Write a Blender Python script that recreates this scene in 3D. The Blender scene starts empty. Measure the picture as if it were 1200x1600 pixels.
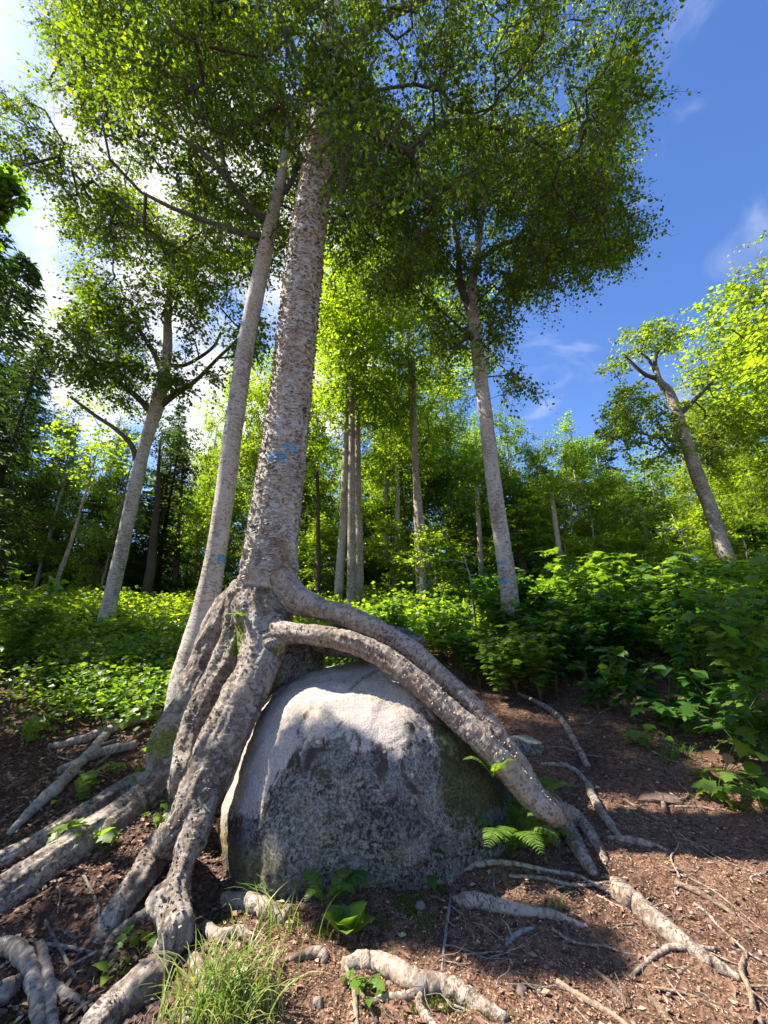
import bpy, math, random
import numpy as np
from mathutils import Vector
from mathutils.bvhtree import BVHTree

rng = np.random.default_rng(7)
random.seed(7)
sc = bpy.context.scene
COL = sc.collection
R = math.radians

# ------------------------------------------------------------------ camera
CAMH, PITCH, FPX = 1.5, R(18.0), 620.0
cam_d = bpy.data.cameras.new('camera')
cam = bpy.data.objects.new('camera', cam_d)
COL.objects.link(cam)
cam.location = (0, 0, CAMH)
cam.rotation_euler = (R(90) + PITCH, 0, 0)
cam_d.sensor_fit = 'VERTICAL'
cam_d.sensor_height = 36.0
cam_d.lens = 36.0 * FPX / 1600.0
cam_d.clip_start = 0.05
cam_d.clip_end = 3000
sc.camera = cam

# ------------------------------------------------------------------ light
SUN_AZ, SUN_EL = R(11.0), R(50.0)       # azimuth: how far behind the -X axis the sun stands
SUNV = np.array([-math.cos(SUN_EL) * math.cos(SUN_AZ), math.cos(SUN_EL) * math.sin(SUN_AZ), math.sin(SUN_EL)])
sun_d = bpy.data.lights.new('sun', 'SUN')
sun_d.energy = 5.0
sun_d.angle = R(0.5)
sun_d.color = (1.0, 0.93, 0.82)
sun = bpy.data.objects.new('sun', sun_d)
COL.objects.link(sun)
sun.rotation_euler = Vector(SUNV).to_track_quat('Z', 'Y').to_euler()
sun.location = (-20, 8, 30)

world = bpy.data.worlds.new('World')
sc.world = world
world.use_nodes = True
wn, wl = world.node_tree.nodes, world.node_tree.links
wn.clear()
w_out = wn.new('ShaderNodeOutputWorld')
w_bg = wn.new('ShaderNodeBackground')
w_bg.inputs['Strength'].default_value = 0.05
sky = wn.new('ShaderNodeTexSky')
sky.sky_type = 'NISHITA'
sky.sun_disc = False
sky.sun_elevation = SUN_EL
sky.sun_rotation = math.atan2(SUNV[0], SUNV[1])
sky.air_density = 1.0
sky.dust_density = 0.4
sky.ozone_density = 2.0
w_hs = wn.new('ShaderNodeHueSaturation')
w_hs.inputs['Hue'].default_value = 0.512
w_hs.inputs['Saturation'].default_value = 1.22
w_hs.inputs['Value'].default_value = 1.85
wl.new(sky.outputs[0], w_hs.inputs['Color'])
tc = wn.new('ShaderNodeTexCoord')
# clouds: fluffy bank in the sunward half of the sky, thin wisps elsewhere
n1 = wn.new('ShaderNodeTexNoise'); n1.inputs['Scale'].default_value = 2.6; n1.inputs['Detail'].default_value = 9; n1.inputs['Roughness'].default_value = .58
wl.new(tc.outputs['Generated'], n1.inputs['Vector'])
dotn = wn.new('ShaderNodeVectorMath'); dotn.operation = 'DOT_PRODUCT'
wl.new(tc.outputs['Generated'], dotn.inputs[0])
dotn.inputs[1].default_value = Vector((-0.36, 0.66, 0.66)).normalized()
mr = wn.new('ShaderNodeMapRange'); mr.interpolation_type = 'SMOOTHSTEP'; mr.inputs['From Min'].default_value = 0.85; mr.inputs['From Max'].default_value = 0.965
mr.inputs['To Min'].default_value = -0.30; mr.inputs['To Max'].default_value = 0.16
wl.new(dotn.outputs['Value'], mr.inputs['Value'])
ad = wn.new('ShaderNodeMath'); ad.operation = 'ADD'
wl.new(n1.outputs['Fac'], ad.inputs[0]); wl.new(mr.outputs[0], ad.inputs[1])
cr = wn.new('ShaderNodeMapRange'); cr.interpolation_type = 'SMOOTHSTEP'
cr.inputs['From Min'].default_value = 0.52; cr.inputs['From Max'].default_value = 0.66
wl.new(ad.outputs[0], cr.inputs['Value'])
mp = wn.new('ShaderNodeMapping'); mp.inputs['Scale'].default_value = (1.2, 3.5, 5.0); mp.inputs['Rotation'].default_value = (0.3, 0.5, 0.2)
wl.new(tc.outputs['Generated'], mp.inputs['Vector'])
n2 = wn.new('ShaderNodeTexNoise'); n2.inputs['Scale'].default_value = 1.7; n2.inputs['Detail'].default_value = 8; n2.inputs['Distortion'].default_value = 1.2
wl.new(mp.outputs[0], n2.inputs['Vector'])
cr2 = wn.new('ShaderNodeMapRange'); cr2.interpolation_type = 'SMOOTHSTEP'
cr2.inputs['From Min'].default_value = 0.54; cr2.inputs['From Max'].default_value = 0.82; cr2.inputs['To Max'].default_value = 0.40
wl.new(n2.outputs['Fac'], cr2.inputs['Value'])
mx = wn.new('ShaderNodeMath'); mx.operation = 'MAXIMUM'
wl.new(cr.outputs[0], mx.inputs[0]); wl.new(cr2.outputs[0], mx.inputs[1])
cm = wn.new('ShaderNodeMix'); cm.data_type = 'RGBA'
cm.inputs[7].default_value = (8.2, 8.3, 8.5, 1)
wl.new(mx.outputs[0], cm.inputs[0]); wl.new(w_hs.outputs[0], cm.inputs[6])
wl.new(cm.outputs[2], w_bg.inputs['Color'])
wl.new(w_bg.outputs[0], w_out.inputs[0])

sc.view_settings.view_transform = 'Standard'
sc.view_settings.look = 'None'
sc.view_settings.exposure = 1.65
sc.view_settings.gamma = 1
sc.render.engine = 'CYCLES'
cy = sc.cycles
cy.max_bounces = 7; cy.diffuse_bounces = 3; cy.glossy_bounces = 2; cy.transmission_bounces = 5
cy.transparent_max_bounces = 4
cy.use_denoising = True
cy.caustics_reflective = False; cy.caustics_refractive = False
cy.use_adaptive_sampling = True
cy.adaptive_threshold = 0.015

# ------------------------------------------------------------------ projection helpers
CP, SP = math.cos(PITCH), math.sin(PITCH)
def ray(px, py):
    x = (px - 600) / FPX; y = (800 - py) / FPX
    return np.array([x, CP - y * SP, SP + y * CP])
def W(px, py, Y):
    d = ray(px, py)
    return np.array([0, 0, CAMH]) + d * (Y / d[1])
def depth(p):
    return p[1] * CP + (p[2] - CAMH) * SP
def proj(P):
    P = np.atleast_2d(P)
    x, y, z = P[:, 0], P[:, 1], P[:, 2] - CAMH
    d = y * CP + z * SP
    v = -y * SP + z * CP
    d = np.maximum(d, 1e-3)
    return 600 + FPX * x / d, 800 - FPX * v / d

# ------------------------------------------------------------------ numpy noise
_perm = np.random.default_rng(3).permutation(256)
_perm = np.concatenate([_perm, _perm, _perm])
_grad = np.random.default_rng(4).normal(size=(256, 3)); _grad /= np.linalg.norm(_grad, axis=1)[:, None]
def noise(P, scale=1.0, off=0.0):
    P = np.asarray(P, float) * scale + off
    i = np.floor(P).astype(int); f = P - i
    i &= 255
    u = f * f * f * (f * (f * 6 - 15) + 10)
    res = 0
    for a in (0, 1):
        for b in (0, 1):
            for c in (0, 1):
                h = _perm[_perm[_perm[(i[:, 0] + a) & 255] + ((i[:, 1] + b) & 255)] + ((i[:, 2] + c) & 255)]
                g = _grad[h]
                d = (f[:, 0] - a) * g[:, 0] + (f[:, 1] - b) * g[:, 1] + (f[:, 2] - c) * g[:, 2]
                w = (u[:, 0] if a else 1 - u[:, 0]) * (u[:, 1] if b else 1 - u[:, 1]) * (u[:, 2] if c else 1 - u[:, 2])
                res = res + w * d
    return res * 1.5
def fbm(P, scale, octaves=3, off=0.0):
    s = 0; a = 1.0
    for k in range(octaves):
        s = s + a * noise(P, scale, off + 17.3 * k); a *= .5; scale *= 2.03
    return s
def sstep(a, b, x):
    t = np.clip((x - a) / (b - a), 0, 1)
    return t * t * (3 - 2 * t)

# ------------------------------------------------------------------ mesh helpers
def tag(o, label=None, cat=None, group=None, kind=None):
    if label: o['label'] = label
    if cat: o['category'] = cat
    if group: o['group'] = group
    if kind: o['kind'] = kind
    return o
def empty(name, loc, label=None, cat=None, group=None):
    o = bpy.data.objects.new(name, None)
    o.empty_display_size = .1
    COL.objects.link(o)
    o.location = loc
    return tag(o, label, cat, group)
def mesh_np(name, V, F, mat, origin=None, parent=None, smooth=True, attrs=None, kind=None):
    """V n x 3 in world space, F m x k (one polygon size) or a list of such arrays"""
    V = np.asarray(V, float)
    if parent is not None and origin is None:
        origin = parent.location
    if origin is not None:
        V = V - np.array(origin)[None, :]
    Fs = F if isinstance(F, list) else [F]
    Fs = [np.asarray(f) for f in Fs if len(f)]
    me = bpy.data.meshes.new(name)
    me.vertices.add(len(V)); me.vertices.foreach_set('co', V.astype(np.float32).ravel())
    nl = sum(f.size for f in Fs); nf = sum(len(f) for f in Fs)
    me.loops.add(nl); me.loops.foreach_set('vertex_index', np.concatenate([f.ravel() for f in Fs]).astype(np.int32))
    me.polygons.add(nf)
    st = []; o = 0
    for f in Fs:
        st.append(o + np.arange(len(f)) * f.shape[1]); o += f.size
    me.polygons.foreach_set('loop_start', np.concatenate(st).astype(np.int32))
    me.update(calc_edges=True)
    me.polygons.foreach_set('use_smooth', np.full(nf, smooth))
    if attrs:
        for k, a in attrs.items():
            a = np.asarray(a)
            if a.ndim == 2:
                at = me.attributes.new(k, 'FLOAT_VECTOR', 'POINT'); at.data.foreach_set('vector', a.astype(np.float32).ravel())
            else:
                at = me.attributes.new(k, 'FLOAT', 'POINT'); at.data.foreach_set('value', a.astype(np.float32))
    me.materials.append(mat)
    ob = bpy.data.objects.new(name, me)
    COL.objects.link(ob)
    if parent is not None:
        ob.parent = parent
    elif origin is not None:
        ob.location = origin
    if kind: ob['kind'] = kind
    return ob
def norm(v):
    return v / np.maximum(np.linalg.norm(v, axis=-1, keepdims=True), 1e-9)
def catmull(pts, n):
    """pts k x d -> smooth resampled (k-1)*n+1"""
    P = np.asarray(pts, float)
    if len(P) < 3:
        t = np.linspace(0, 1, n * (len(P) - 1) + 1)[:, None]
        return P[0] * (1 - t) + P[-1] * t
    Q = np.vstack([2 * P[0] - P[1], P, 2 * P[-1] - P[-2]])
    out = []
    for i in range(1, len(Q) - 2):
        t = np.linspace(0, 1, n, endpoint=False)[:, None]
        a, b, c, d = Q[i - 1], Q[i], Q[i + 1], Q[i + 2]
        out.append(.5 * ((2 * b) + (c - a) * t + (2 * a - 5 * b + 4 * c - d) * t ** 2 + (3 * b - a - 3 * c + d) * t ** 3))
    out.append(P[-1][None])
    return np.vstack(out)
def frames(C):
    T = norm(np.gradient(C, axis=0))
    U = np.zeros_like(C)
    u = np.cross(T[0], [0.3, 1, 0.2]); u /= np.linalg.norm(u)
    for i in range(len(C)):
        u = u - T[i] * np.dot(u, T[i]); u /= max(np.linalg.norm(u), 1e-9); U[i] = u
    return T, U, np.cross(T, U)
def tube(C, r, k=8, rough=0.0, cap=True, seed=0.0):
    """returns V, F(quads), barkco, normal"""
    C = np.asarray(C, float); n = len(C)
    r = np.broadcast_to(np.asarray(r, float), (n,))
    T, U, V_ = frames(C)
    a = np.linspace(0, 2 * np.pi, k, endpoint=False)
    N = U[:, None, :] * np.cos(a)[None, :, None] + V_[:, None, :] * np.sin(a)[None, :, None]
    s = np.concatenate([[0], np.cumsum(np.linalg.norm(np.diff(C, axis=0), axis=1))])
    bc = np.stack([r[:, None] * np.cos(a)[None], r[:, None] * np.sin(a)[None], np.broadcast_to(s[:, None], (n, k))], -1)
    rr = r[:, None] * np.ones((1, k))
    if rough > 0:
        q = bc.reshape(-1, 3) + seed
        nz = fbm(q * np.array([1, 1, .45]) / max(r.mean(), .01) * .9, 1.0, 3)
        rr = rr * (1 + rough * nz.reshape(n, k))
    P = C[:, None, :] + N * rr[..., None]
    V = P.reshape(-1, 3)
    i = np.arange(n - 1)[:, None] * k; j = np.arange(k)[None, :]; j2 = (j + 1) % k
    F = np.stack([i + j, i + j2, i + k + j2, i + k + j], -1).reshape(-1, 4)
    Fs = [F]
    bcf = bc.reshape(-1, 3) + np.array([0, 0, seed])
    if cap:
        V = np.vstack([V, C[-1] + T[-1] * r[-1] * .5, C[0] - T[0] * r[0] * .3])
        bcf = np.vstack([bcf, bcf[-1], bcf[0]])
        b = (n - 1) * k
        Fs.append(np.stack([b + np.arange(k), b + (np.arange(k) + 1) % k, np.full(k, n * k)], -1))
        Fs.append(np.stack([(np.arange(k) + 1) % k, np.arange(k), np.full(k, n * k + 1)], -1))
    return V, Fs, bcf
class Acc:
    """joins many pieces into one mesh"""
    def __init__(s): s.V = []; s.F = {}; s.B = []; s.n = 0
    def add(s, V, Fs, bc=None):
        for f in (Fs if isinstance(Fs, list) else [Fs]):
            if len(f): s.F.setdefault(f.shape[1], []).append(f + s.n)
        s.V.append(V); s.n += len(V)
        s.B.append(bc if bc is not None else np.zeros((len(V), 3)))
    def build(s, name, mat, parent=None, origin=None, kind=None, smooth=True):
        return mesh_np(name, np.vstack(s.V), [np.vstack(f) for f in s.F.values()], mat, origin, parent, smooth,
                       {'bark_co': np.vstack(s.B)}, kind)

# ------------------------------------------------------------------ material helpers
class NT:
    def __init__(s, name):
        s.m = bpy.data.materials.new(name); s.m.use_nodes = True
        s.n, s.l = s.m.node_tree.nodes, s.m.node_tree.links
        s.n.clear(); s.out = s.n.new('ShaderNodeOutputMaterial')
    def node(s, t, **kw):
        n = s.n.new(t)
        for k, v in kw.items(): setattr(n, k, v)
        return n
    def put(s, sock, v):
        if isinstance(v, bpy.types.NodeSocket): s.l.new(v, sock)
        else: sock.default_value = v
    def noise(s, vec, scale, detail=5, rough=.55, dist=0.0):
        n = s.node('ShaderNodeTexNoise'); s.put(n.inputs['Vector'], vec)
        n.inputs['Scale'].default_value = scale; n.inputs['Detail'].default_value = detail
        n.inputs['Roughness'].default_value = rough; n.inputs['Distortion'].default_value = dist
        return n.outputs['Fac']
    def voro(s, vec, scale, feat='F1', out='Distance', rnd=1.0):
        n = s.node('ShaderNodeTexVoronoi'); n.feature = feat; s.put(n.inputs['Vector'], vec)
        n.inputs['Scale'].default_value = scale; n.inputs['Randomness'].default_value = rnd
        return n.outputs[out]
    def map(s, vec, sc_, loc=(0, 0, 0), rot=(0, 0, 0)):
        n = s.node('ShaderNodeMapping'); s.put(n.inputs['Vector'], vec)
        n.inputs['Scale'].default_value = sc_; n.inputs['Location'].default_value = loc; n.inputs['Rotation'].default_value = rot
        return n.outputs[0]
    def rng(s, v, a, b, c=0.0, d=1.0, smooth=True):
        n = s.node('ShaderNodeMapRange'); n.interpolation_type = 'SMOOTHSTEP' if smooth else 'LINEAR'
        s.put(n.inputs['Value'], v)
        for k, x in zip(('From Min', 'From Max', 'To Min', 'To Max'), (a, b, c, d)): s.put(n.inputs[k], x)
        return n.outputs[0]
    def math(s, op, a, b=0.0, c=0.0):
        n = s.node('ShaderNodeMath'); n.operation = op
        s.put(n.inputs[0], a); s.put(n.inputs[1], b)
        if op == 'MULTIPLY_ADD': s.put(n.inputs[2], c)
        return n.outputs[0]
    def mix(s, f, a, b):
        n = s.node('ShaderNodeMix'); n.data_type = 'RGBA'
        s.put(n.inputs[0], f)
        s.put(n.inputs[6], a if isinstance(a, bpy.types.NodeSocket) else (*a, 1))
        s.put(n.inputs[7], b if isinstance(b, bpy.types.NodeSocket) else (*b, 1))
        return n.outputs[2]
    def attr(s, name, out='Fac'):
        n = s.node('ShaderNodeAttribute'); n.attribute_name = name
        return n.outputs[out]
    def bump(s, h, strength, dist, nrm=None):
        n = s.node('ShaderNodeBump'); n.inputs['Strength'].default_value = strength; n.inputs['Distance'].default_value = dist
        s.put(n.inputs['Height'], h)
        if nrm is not None: s.put(n.inputs['Normal'], nrm)
        return n.outputs[0]
    def bsdf(s, col, rough=.85, nrm=None, spec=.25):
        p = s.node('ShaderNodeBsdfPrincipled')
        s.put(p.inputs['Base Color'], col if isinstance(col, bpy.types.NodeSocket) else (*col, 1))
        s.put(p.inputs['Roughness'], rough); p.inputs['Specular IOR Level'].default_value = spec
        if nrm is not None: s.put(p.inputs['Normal'], nrm)
        return p.outputs[0]
    def done(s, sh):
        s.l.new(sh, s.out.inputs['Surface']); return s.m

def leaf_mat(name, c1, c2, c3, transl=.5, rough=.5, odd=None, tmul=(1.6, 1.5, .5)):
    """leaf colour varies from leaf to leaf; thin leaves let light through"""
    t = NT(name)
    g = t.node('ShaderNodeNewGeometry')
    r = g.outputs['Random Per Island']
    oi = t.node('ShaderNodeObjectInfo').outputs['Random']
    rr = t.math('FRACT', t.math('ADD', r, oi))
    col = t.mix(t.rng(rr, 0, .55), c1, c2)
    col = t.mix(t.rng(rr, .6, 1.0), col, c3)
    if odd is not None:
        col = t.mix(t.math('GREATER_THAN', rr, .965), col, odd)
    p = t.bsdf(col, rough, None, .35)
    tr = t.node('ShaderNodeBsdfTranslucent')
    m = t.node('ShaderNodeMix'); m.data_type = 'RGBA'; m.blend_type = 'MULTIPLY'; m.inputs[0].default_value = 1
    t.l.new(col, m.inputs[6]); m.inputs[7].default_value = (*tmul, 1)
    t.l.new(m.outputs[2], tr.inputs['Color'])
    ms = t.node('ShaderNodeMixShader'); ms.inputs[0].default_value = transl
    t.l.new(p, ms.inputs[1]); t.l.new(tr.outputs[0], ms.inputs[2])
    return t.done(ms.outputs[0])

def bark_mat(name, pale, mid, dark, fine=1.0, moss=(.10, .12, .02), cover=.5, ring=1.0):
    t = NT(name)
    v = t.attr('bark_co', 'Vector')
    big = t.noise(t.map(v, (3, 3, 1.6)), 1.0, 4, .6)
    fl = t.noise(t.map(v, (13 * fine, 13 * fine, 34 * fine * ring)), 1.0, 8, .70, .5)      # flakes, long round the stem
    fl2 = t.noise(t.map(v, (26 * fine, 26 * fine, 90 * fine * ring)), 1.0, 5, .65, .3)
    blot = t.noise(t.map(v, (26 * fine, 26 * fine, 44 * fine * ring)), 1.0, 7, .72, .6)
    f1 = t.rng(t.math('ADD', t.math('MULTIPLY', fl, .62), t.math('MULTIPLY', big, .38)), cover - .09, cover + .05)
    col = t.mix(f1, mid, pale)
    pv = t.rng(t.noise(t.map(v, (5, 5, 9)), 1.0, 3), .35, .65)
    col = t.mix(t.math('MULTIPLY', pv, .35), col, tuple(np.array(pale) * np.array((.95, .83, .70))))
    d1 = t.rng(fl2, .57, .64)
    d2 = t.rng(blot, .545, .60)
    dk = t.math('MAXIMUM', t.math('MULTIPLY', d1, .85), t.math('MULTIPLY', d2, .7))
    dk = t.math('MULTIPLY', dk, t.rng(t.noise(t.map(v, (4, 4, 3.2)), 1.0, 4, .6), .38, .60, .12, 1.0))
    col = t.mix(dk, col, dark)
    ms = t.attr('moss')
    mn = t.noise(v, 14.0, 6, .7)
    mm = t.rng(t.math('ADD', ms, t.math('MULTIPLY', mn, .9)), .95, 1.15)
    mcol = t.mix(t.rng(t.noise(v, 60, 3), .35, .65), moss, tuple(np.array(moss) * 2.2))
    col = t.mix(mm, col, mcol)
    lc = t.attr('lichen')
    lm = t.rng(t.math('ADD', lc, t.noise(v, 22.0, 5, .7)), 1.05, 1.25)
    col = t.mix(lm, col, (.30, .34, .31))
    pb = t.attr('paint')
    pm = t.rng(t.math('ADD', pb, t.math('MULTIPLY', t.noise(t.map(v, (8, 8, 30)), 1.0, 4), .7)), .85, 1.05)
    pc = t.mix(t.rng(fl, .4, .6), (.03, .20, .42), (.10, .33, .55))
    col = t.mix(t.math('MULTIPLY', pm, t.rng(blot, .35, .6, .95, .6)), col, pc)
    pk = t.attr('pink')
    col = t.mix(t.math('MULTIPLY', t.rng(t.math('ADD', pk, blot), 1.1, 1.3), .6), col, (.5, .2, .2))
    h = t.math('ADD', t.math('MULTIPLY', fl, .8), t.math('MULTIPLY', blot, .7))
    h = t.math('SUBTRACT', h, t.math('MULTIPLY', dk, .35))
    nb = t.bump(h, .9, .022)
    return t.done(t.bsdf(col, .82, nb, .2))

def simple_mat(name, c1, c2, scale=30, rough=.9, bump=.4, coord='Object', stretch=(1, 1, 1)):
    t = NT(name)
    v = t.node('ShaderNodeTexCoord').outputs[coord]
    v = t.map(v, stretch)
    n = t.noise(v, scale, 6, .65)
    oi = t.node('ShaderNodeObjectInfo').outputs['Random']
    col = t.mix(t.rng(t.math('ADD', n, t.math('MULTIPLY', t.math('SUBTRACT', oi, .5), .25)), .35, .65), c1, c2)
    return t.done(t.bsdf(col, rough, t.bump(n, bump, .02)))

M = {}
M['birch'] = bark_mat('birch_bark', (.50, .46, .40), (.19, .145, .115), (.045, .033, .026), 1.0, cover=.495)
M['root'] = bark_mat('root_bark', (.44, .37, .30), (.15, .108, .078), (.035, .026, .021), 1.4, cover=.505, ring=.6)
M['root_dark'] = bark_mat('dark_root_bark', (.36, .32, .275), (.105, .078, .058), (.026, .02, .016), 1.3, cover=.525, ring=.5)
M['grey_bark'] = bark_mat('grey_bark', (.40, .36, .31), (.17, .14, .115), (.04, .033, .028), .8, cover=.52)
M['branch'] = bark_mat('branch_bark', (.13, .115, .10), (.07, .058, .048), (.03, .025, .02), 1.0)
M['dark_bark'] = bark_mat('conifer_bark', (.10, .08, .065), (.055, .043, .035), (.02, .016, .013), 1.0)
M['leaf_near'] = leaf_mat('birch_leaf', (.030, .058, .008), (.060, .108, .011), (.15, .20, .016), .50, .55, tmul=(3.4, 3.1, .4))
M['leaf_bright'] = leaf_mat('maple_leaf', (.10, .17, .018), (.15, .23, .024), (.21, .28, .03), .58, .5, tmul=(2.7, 2.5, .5))
M['leaf_mid'] = leaf_mat('broad_leaf', (.065, .12, .02), (.10, .18, .026), (.16, .24, .035), .56, .45, tmul=(2.7, 2.6, .5))
M['leaf_yellow'] = leaf_mat('yellowing_leaf', (.10, .165, .014), (.14, .21, .018), (.20, .25, .02), .54, .5, tmul=(2.2, 2.1, .4))
M['needle'] = leaf_mat('conifer_needles', (.028, .052, .016), (.042, .078, .022), (.065, .11, .03), .35, .6, tmul=(1.8, 1.9, .6))
M['shrub'] = leaf_mat('shrub_leaf', (.030, .085, .015), (.048, .125, .020), (.085, .175, .03), .45, .38, tmul=(2.8, 2.6, .5))
M['herb'] = leaf_mat('herb_leaf', (.075, .145, .022), (.11, .20, .03), (.17, .26, .045), .45, .4, tmul=(2.5, 2.3, .5))
M['pink_leaf'] = leaf_mat('reddish_leaf', (.42, .17, .12), (.36, .18, .09), (.30, .20, .07), .4, .45, tmul=(1.5, 1.3, .7))
M['grass'] = leaf_mat('grass_blade', (.12, .20, .03), (.19, .27, .05), (.36, .36, .14), .35, .45, tmul=(1.6, 1.5, .6))
M['stem'] = simple_mat('green_stem', (.08, .11, .03), (.14, .12, .06), 20)
M['stick'] = simple_mat('bare_stick', (.11, .075, .05), (.30, .22, .155), 40, .9, .8)
M['grey_stick'] = simple_mat('weathered_stick', (.12, .105, .09), (.27, .25, .23), 25, .9, .4)
M['pebble'] = simple_mat('pebble_stone', (.17, .13, .11), (.33, .27, .23), 18, .9, .5)
M['moss'] = leaf_mat('moss_tuft', (.05, .065, .008), (.10, .12, .012), (.17, .17, .02), .2, .8, tmul=(1, 1, 1))
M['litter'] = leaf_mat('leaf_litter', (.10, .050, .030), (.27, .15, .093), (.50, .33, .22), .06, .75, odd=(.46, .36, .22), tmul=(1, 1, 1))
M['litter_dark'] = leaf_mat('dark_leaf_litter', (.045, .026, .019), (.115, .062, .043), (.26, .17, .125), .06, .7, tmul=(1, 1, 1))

# ------------------------------------------------------------------ ground
def h0(x, y):
    """smooth slope of the hillside"""
    x = np.asarray(x, float); y = np.asarray(y, float)
    def sp(t, k): return np.logaddexp(0, t / k) * k
    z = .25 * sp(y - 2.9, .35) - .11 * sp(y - 9.0, 1.2) - .12 * sp(y - 60, 6)
    z = z + .09 * sp(x - 1.3, .25) * np.exp(-np.maximum(x - 5, 0) * .2)
    z = z + .10 * sp(-x - 1.6, .4) * sstep(3.0, 5.5, y) * np.exp(-np.maximum(-x - 6, 0) * .15) * .6
    return z
def hz(x, y):
    x = np.asarray(x, float); y = np.asarray(y, float)
    sh = x.shape
    P = np.stack([x.ravel(), y.ravel(), np.zeros(x.size)], -1)
    z = h0(x, y).ravel()
    z = z + .055 * noise(P, .9, 3.1) + .030 * noise(P, 2.6, 9.2)
    far = sstep(6, 14, P[:, 1])
    z = z + far * .35 * noise(P, .22, 5.5)
    # hollow beside the big roots, bottom left; small rise of the worn path
    z = z - .16 * np.exp(-(((P[:, 0] + 1.62) / .55) ** 2 + ((P[:, 1] - 2.2) / .35) ** 2))
    z = z + .10 * np.exp(-(((P[:, 0] + .62) / .35) ** 2 + ((P[:, 1] - 2.35) / .3) ** 2))
    z = z + .05 * np.exp(-(((P[:, 0] - 2.15) / .28) ** 2 + ((P[:, 1] - 3.95) / .12) ** 2))
    return z.reshape(sh)
def hz1(x, y): return float(hz(np.array([x]), np.array([y]))[0])
def G(px, py, up=0.0):
    """where the sight line through a point of the picture meets the ground"""
    d = ray(px, py)
    ts = np.concatenate([np.arange(1.0, 14, .02), np.arange(14, 80, .2)])
    P = np.array([0, 0, CAMH]) + d[None] * ts[:, None]
    g = P[:, 2] - hz(P[:, 0], P[:, 1]) - up
    k = np.argmax(g < 0)
    if g[k] >= 0: k = len(ts) - 1
    a = g[k - 1] / (g[k - 1] - g[k]) if k else 0
    t = ts[k - 1] + (ts[k] - ts[k - 1]) * a
    p = np.array([0, 0, CAMH]) + d * t
    return p

def axis(lo, hi, a, b, step, grow=1.12):
    v = list(np.arange(a, b + 1e-6, step)); s = step
    while v[-1] < hi: s *= grow; v.append(v[-1] + s)
    s = step
    while v[0] > lo: s *= grow; v.insert(0, v[0] - s)
    return np.array(v)
gx = axis(-300, 300, -3.6, 4.2, .024); gy = axis(-60, 420, 1.6, 6.6, .024)
GX, GY = np.meshgrid(gx, gy)
GZ = hz(GX, GY)
Pf = np.stack([GX.ravel(), GY.ravel(), GX.ravel() * 0], -1)
near = (np.exp(-np.maximum(np.abs(Pf[:, 0]) - 4, 0)) * np.exp(-np.maximum(Pf[:, 1] - 6.5, 0)))
GZ = GZ + (near * (.016 * fbm(Pf, 9, 3, 1.0) + .007 * np.abs(fbm(Pf, 34, 2, 5.0)))).reshape(GZ.shape)
ny_, nx_ = GX.shape
ii = (np.arange(ny_ - 1)[:, None] * nx_ + np.arange(nx_ - 1)[None]).ravel()
GF = np.stack([ii, ii + 1, ii + nx_ + 1, ii + nx_], -1)
t = NT('forest_soil')
v = t.node('ShaderNodeTexCoord').outputs['Object']
a = t.noise(v, 1.1, 5, .6); b = t.noise(v, 26, 8, .72, .4); c = t.voro(t.map(v, (1, 1, 1)), 60)
col = t.mix(t.rng(b, .34, .66), (.062, .032, .021), (.255, .15, .10))
col = t.mix(t.math('MULTIPLY', t.rng(b, .60, .72), t.rng(c, .15, .5)), col, (.38, .26, .18))
col = t.mix(t.rng(a, .50, .68, 0, .75), col, t.mix(t.rng(b, .4, .6), (.035, .021, .016), (.09, .052, .038)))
sx = t.node('ShaderNodeSeparateXYZ'); t.l.new(v, sx.inputs[0])
lf = t.math('MULTIPLY', t.rng(sx.outputs['X'], -1.3, -.5, 1, 0), .6)                 # humus left of the tree
col = t.mix(lf, col, t.mix(t.rng(b, .4, .6), (.030, .019, .015), (.10, .060, .045)))
fr = t.rng(sx.outputs['Y'], 7, 11)
col = t.mix(fr, col, t.mix(t.rng(b, .4, .6), (.02, .03, .01), (.05, .07, .02)))
hh = t.math('ADD', b, t.math('MULTIPLY', c, .5))
M['soil'] = t.done(t.bsdf(col, .95, t.bump(hh, .8, .03), .1))
ground = mesh_np('ground', np.stack([GX.ravel(), GY.ravel(), GZ.ravel()], -1), GF, M['soil'], (0, 0, 0))
tag(ground, 'sloping reddish brown forest soil with worn path', kind='structure')

# ------------------------------------------------------------------ boulder
def ico(sub):
    import bmesh
    bm = bmesh.new(); bmesh.ops.create_icosphere(bm, subdivisions=sub, radius=1)
    V = np.array([v.co[:] for v in bm.verts]); F = np.array([[v.index for v in f.verts] for f in bm.faces]); bm.free()
    return V, F
V, F = ico(7)
pw = 2.55
rr = (np.abs(V[:, 0]) ** pw + np.abs(V[:, 1]) ** 2.2 + np.abs(V[:, 2]) ** 2.35) ** (-1 / 2.4)
B = V * rr[:, None] * np.array([1.20, .86, 1.17])
B[:, 0] *= 1 - .20 * np.clip(B[:, 2], 0, 2) * (B[:, 0] > 0) * .9 - .03 * np.clip(B[:, 2], 0, 2)
B[:, 1] += np.clip(B[:, 2] - .1, 0, 2) * .16
B[:, 2] -= .10 * sstep(.2, 1.0, B[:, 0]) * (B[:, 2] > 0)
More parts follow.
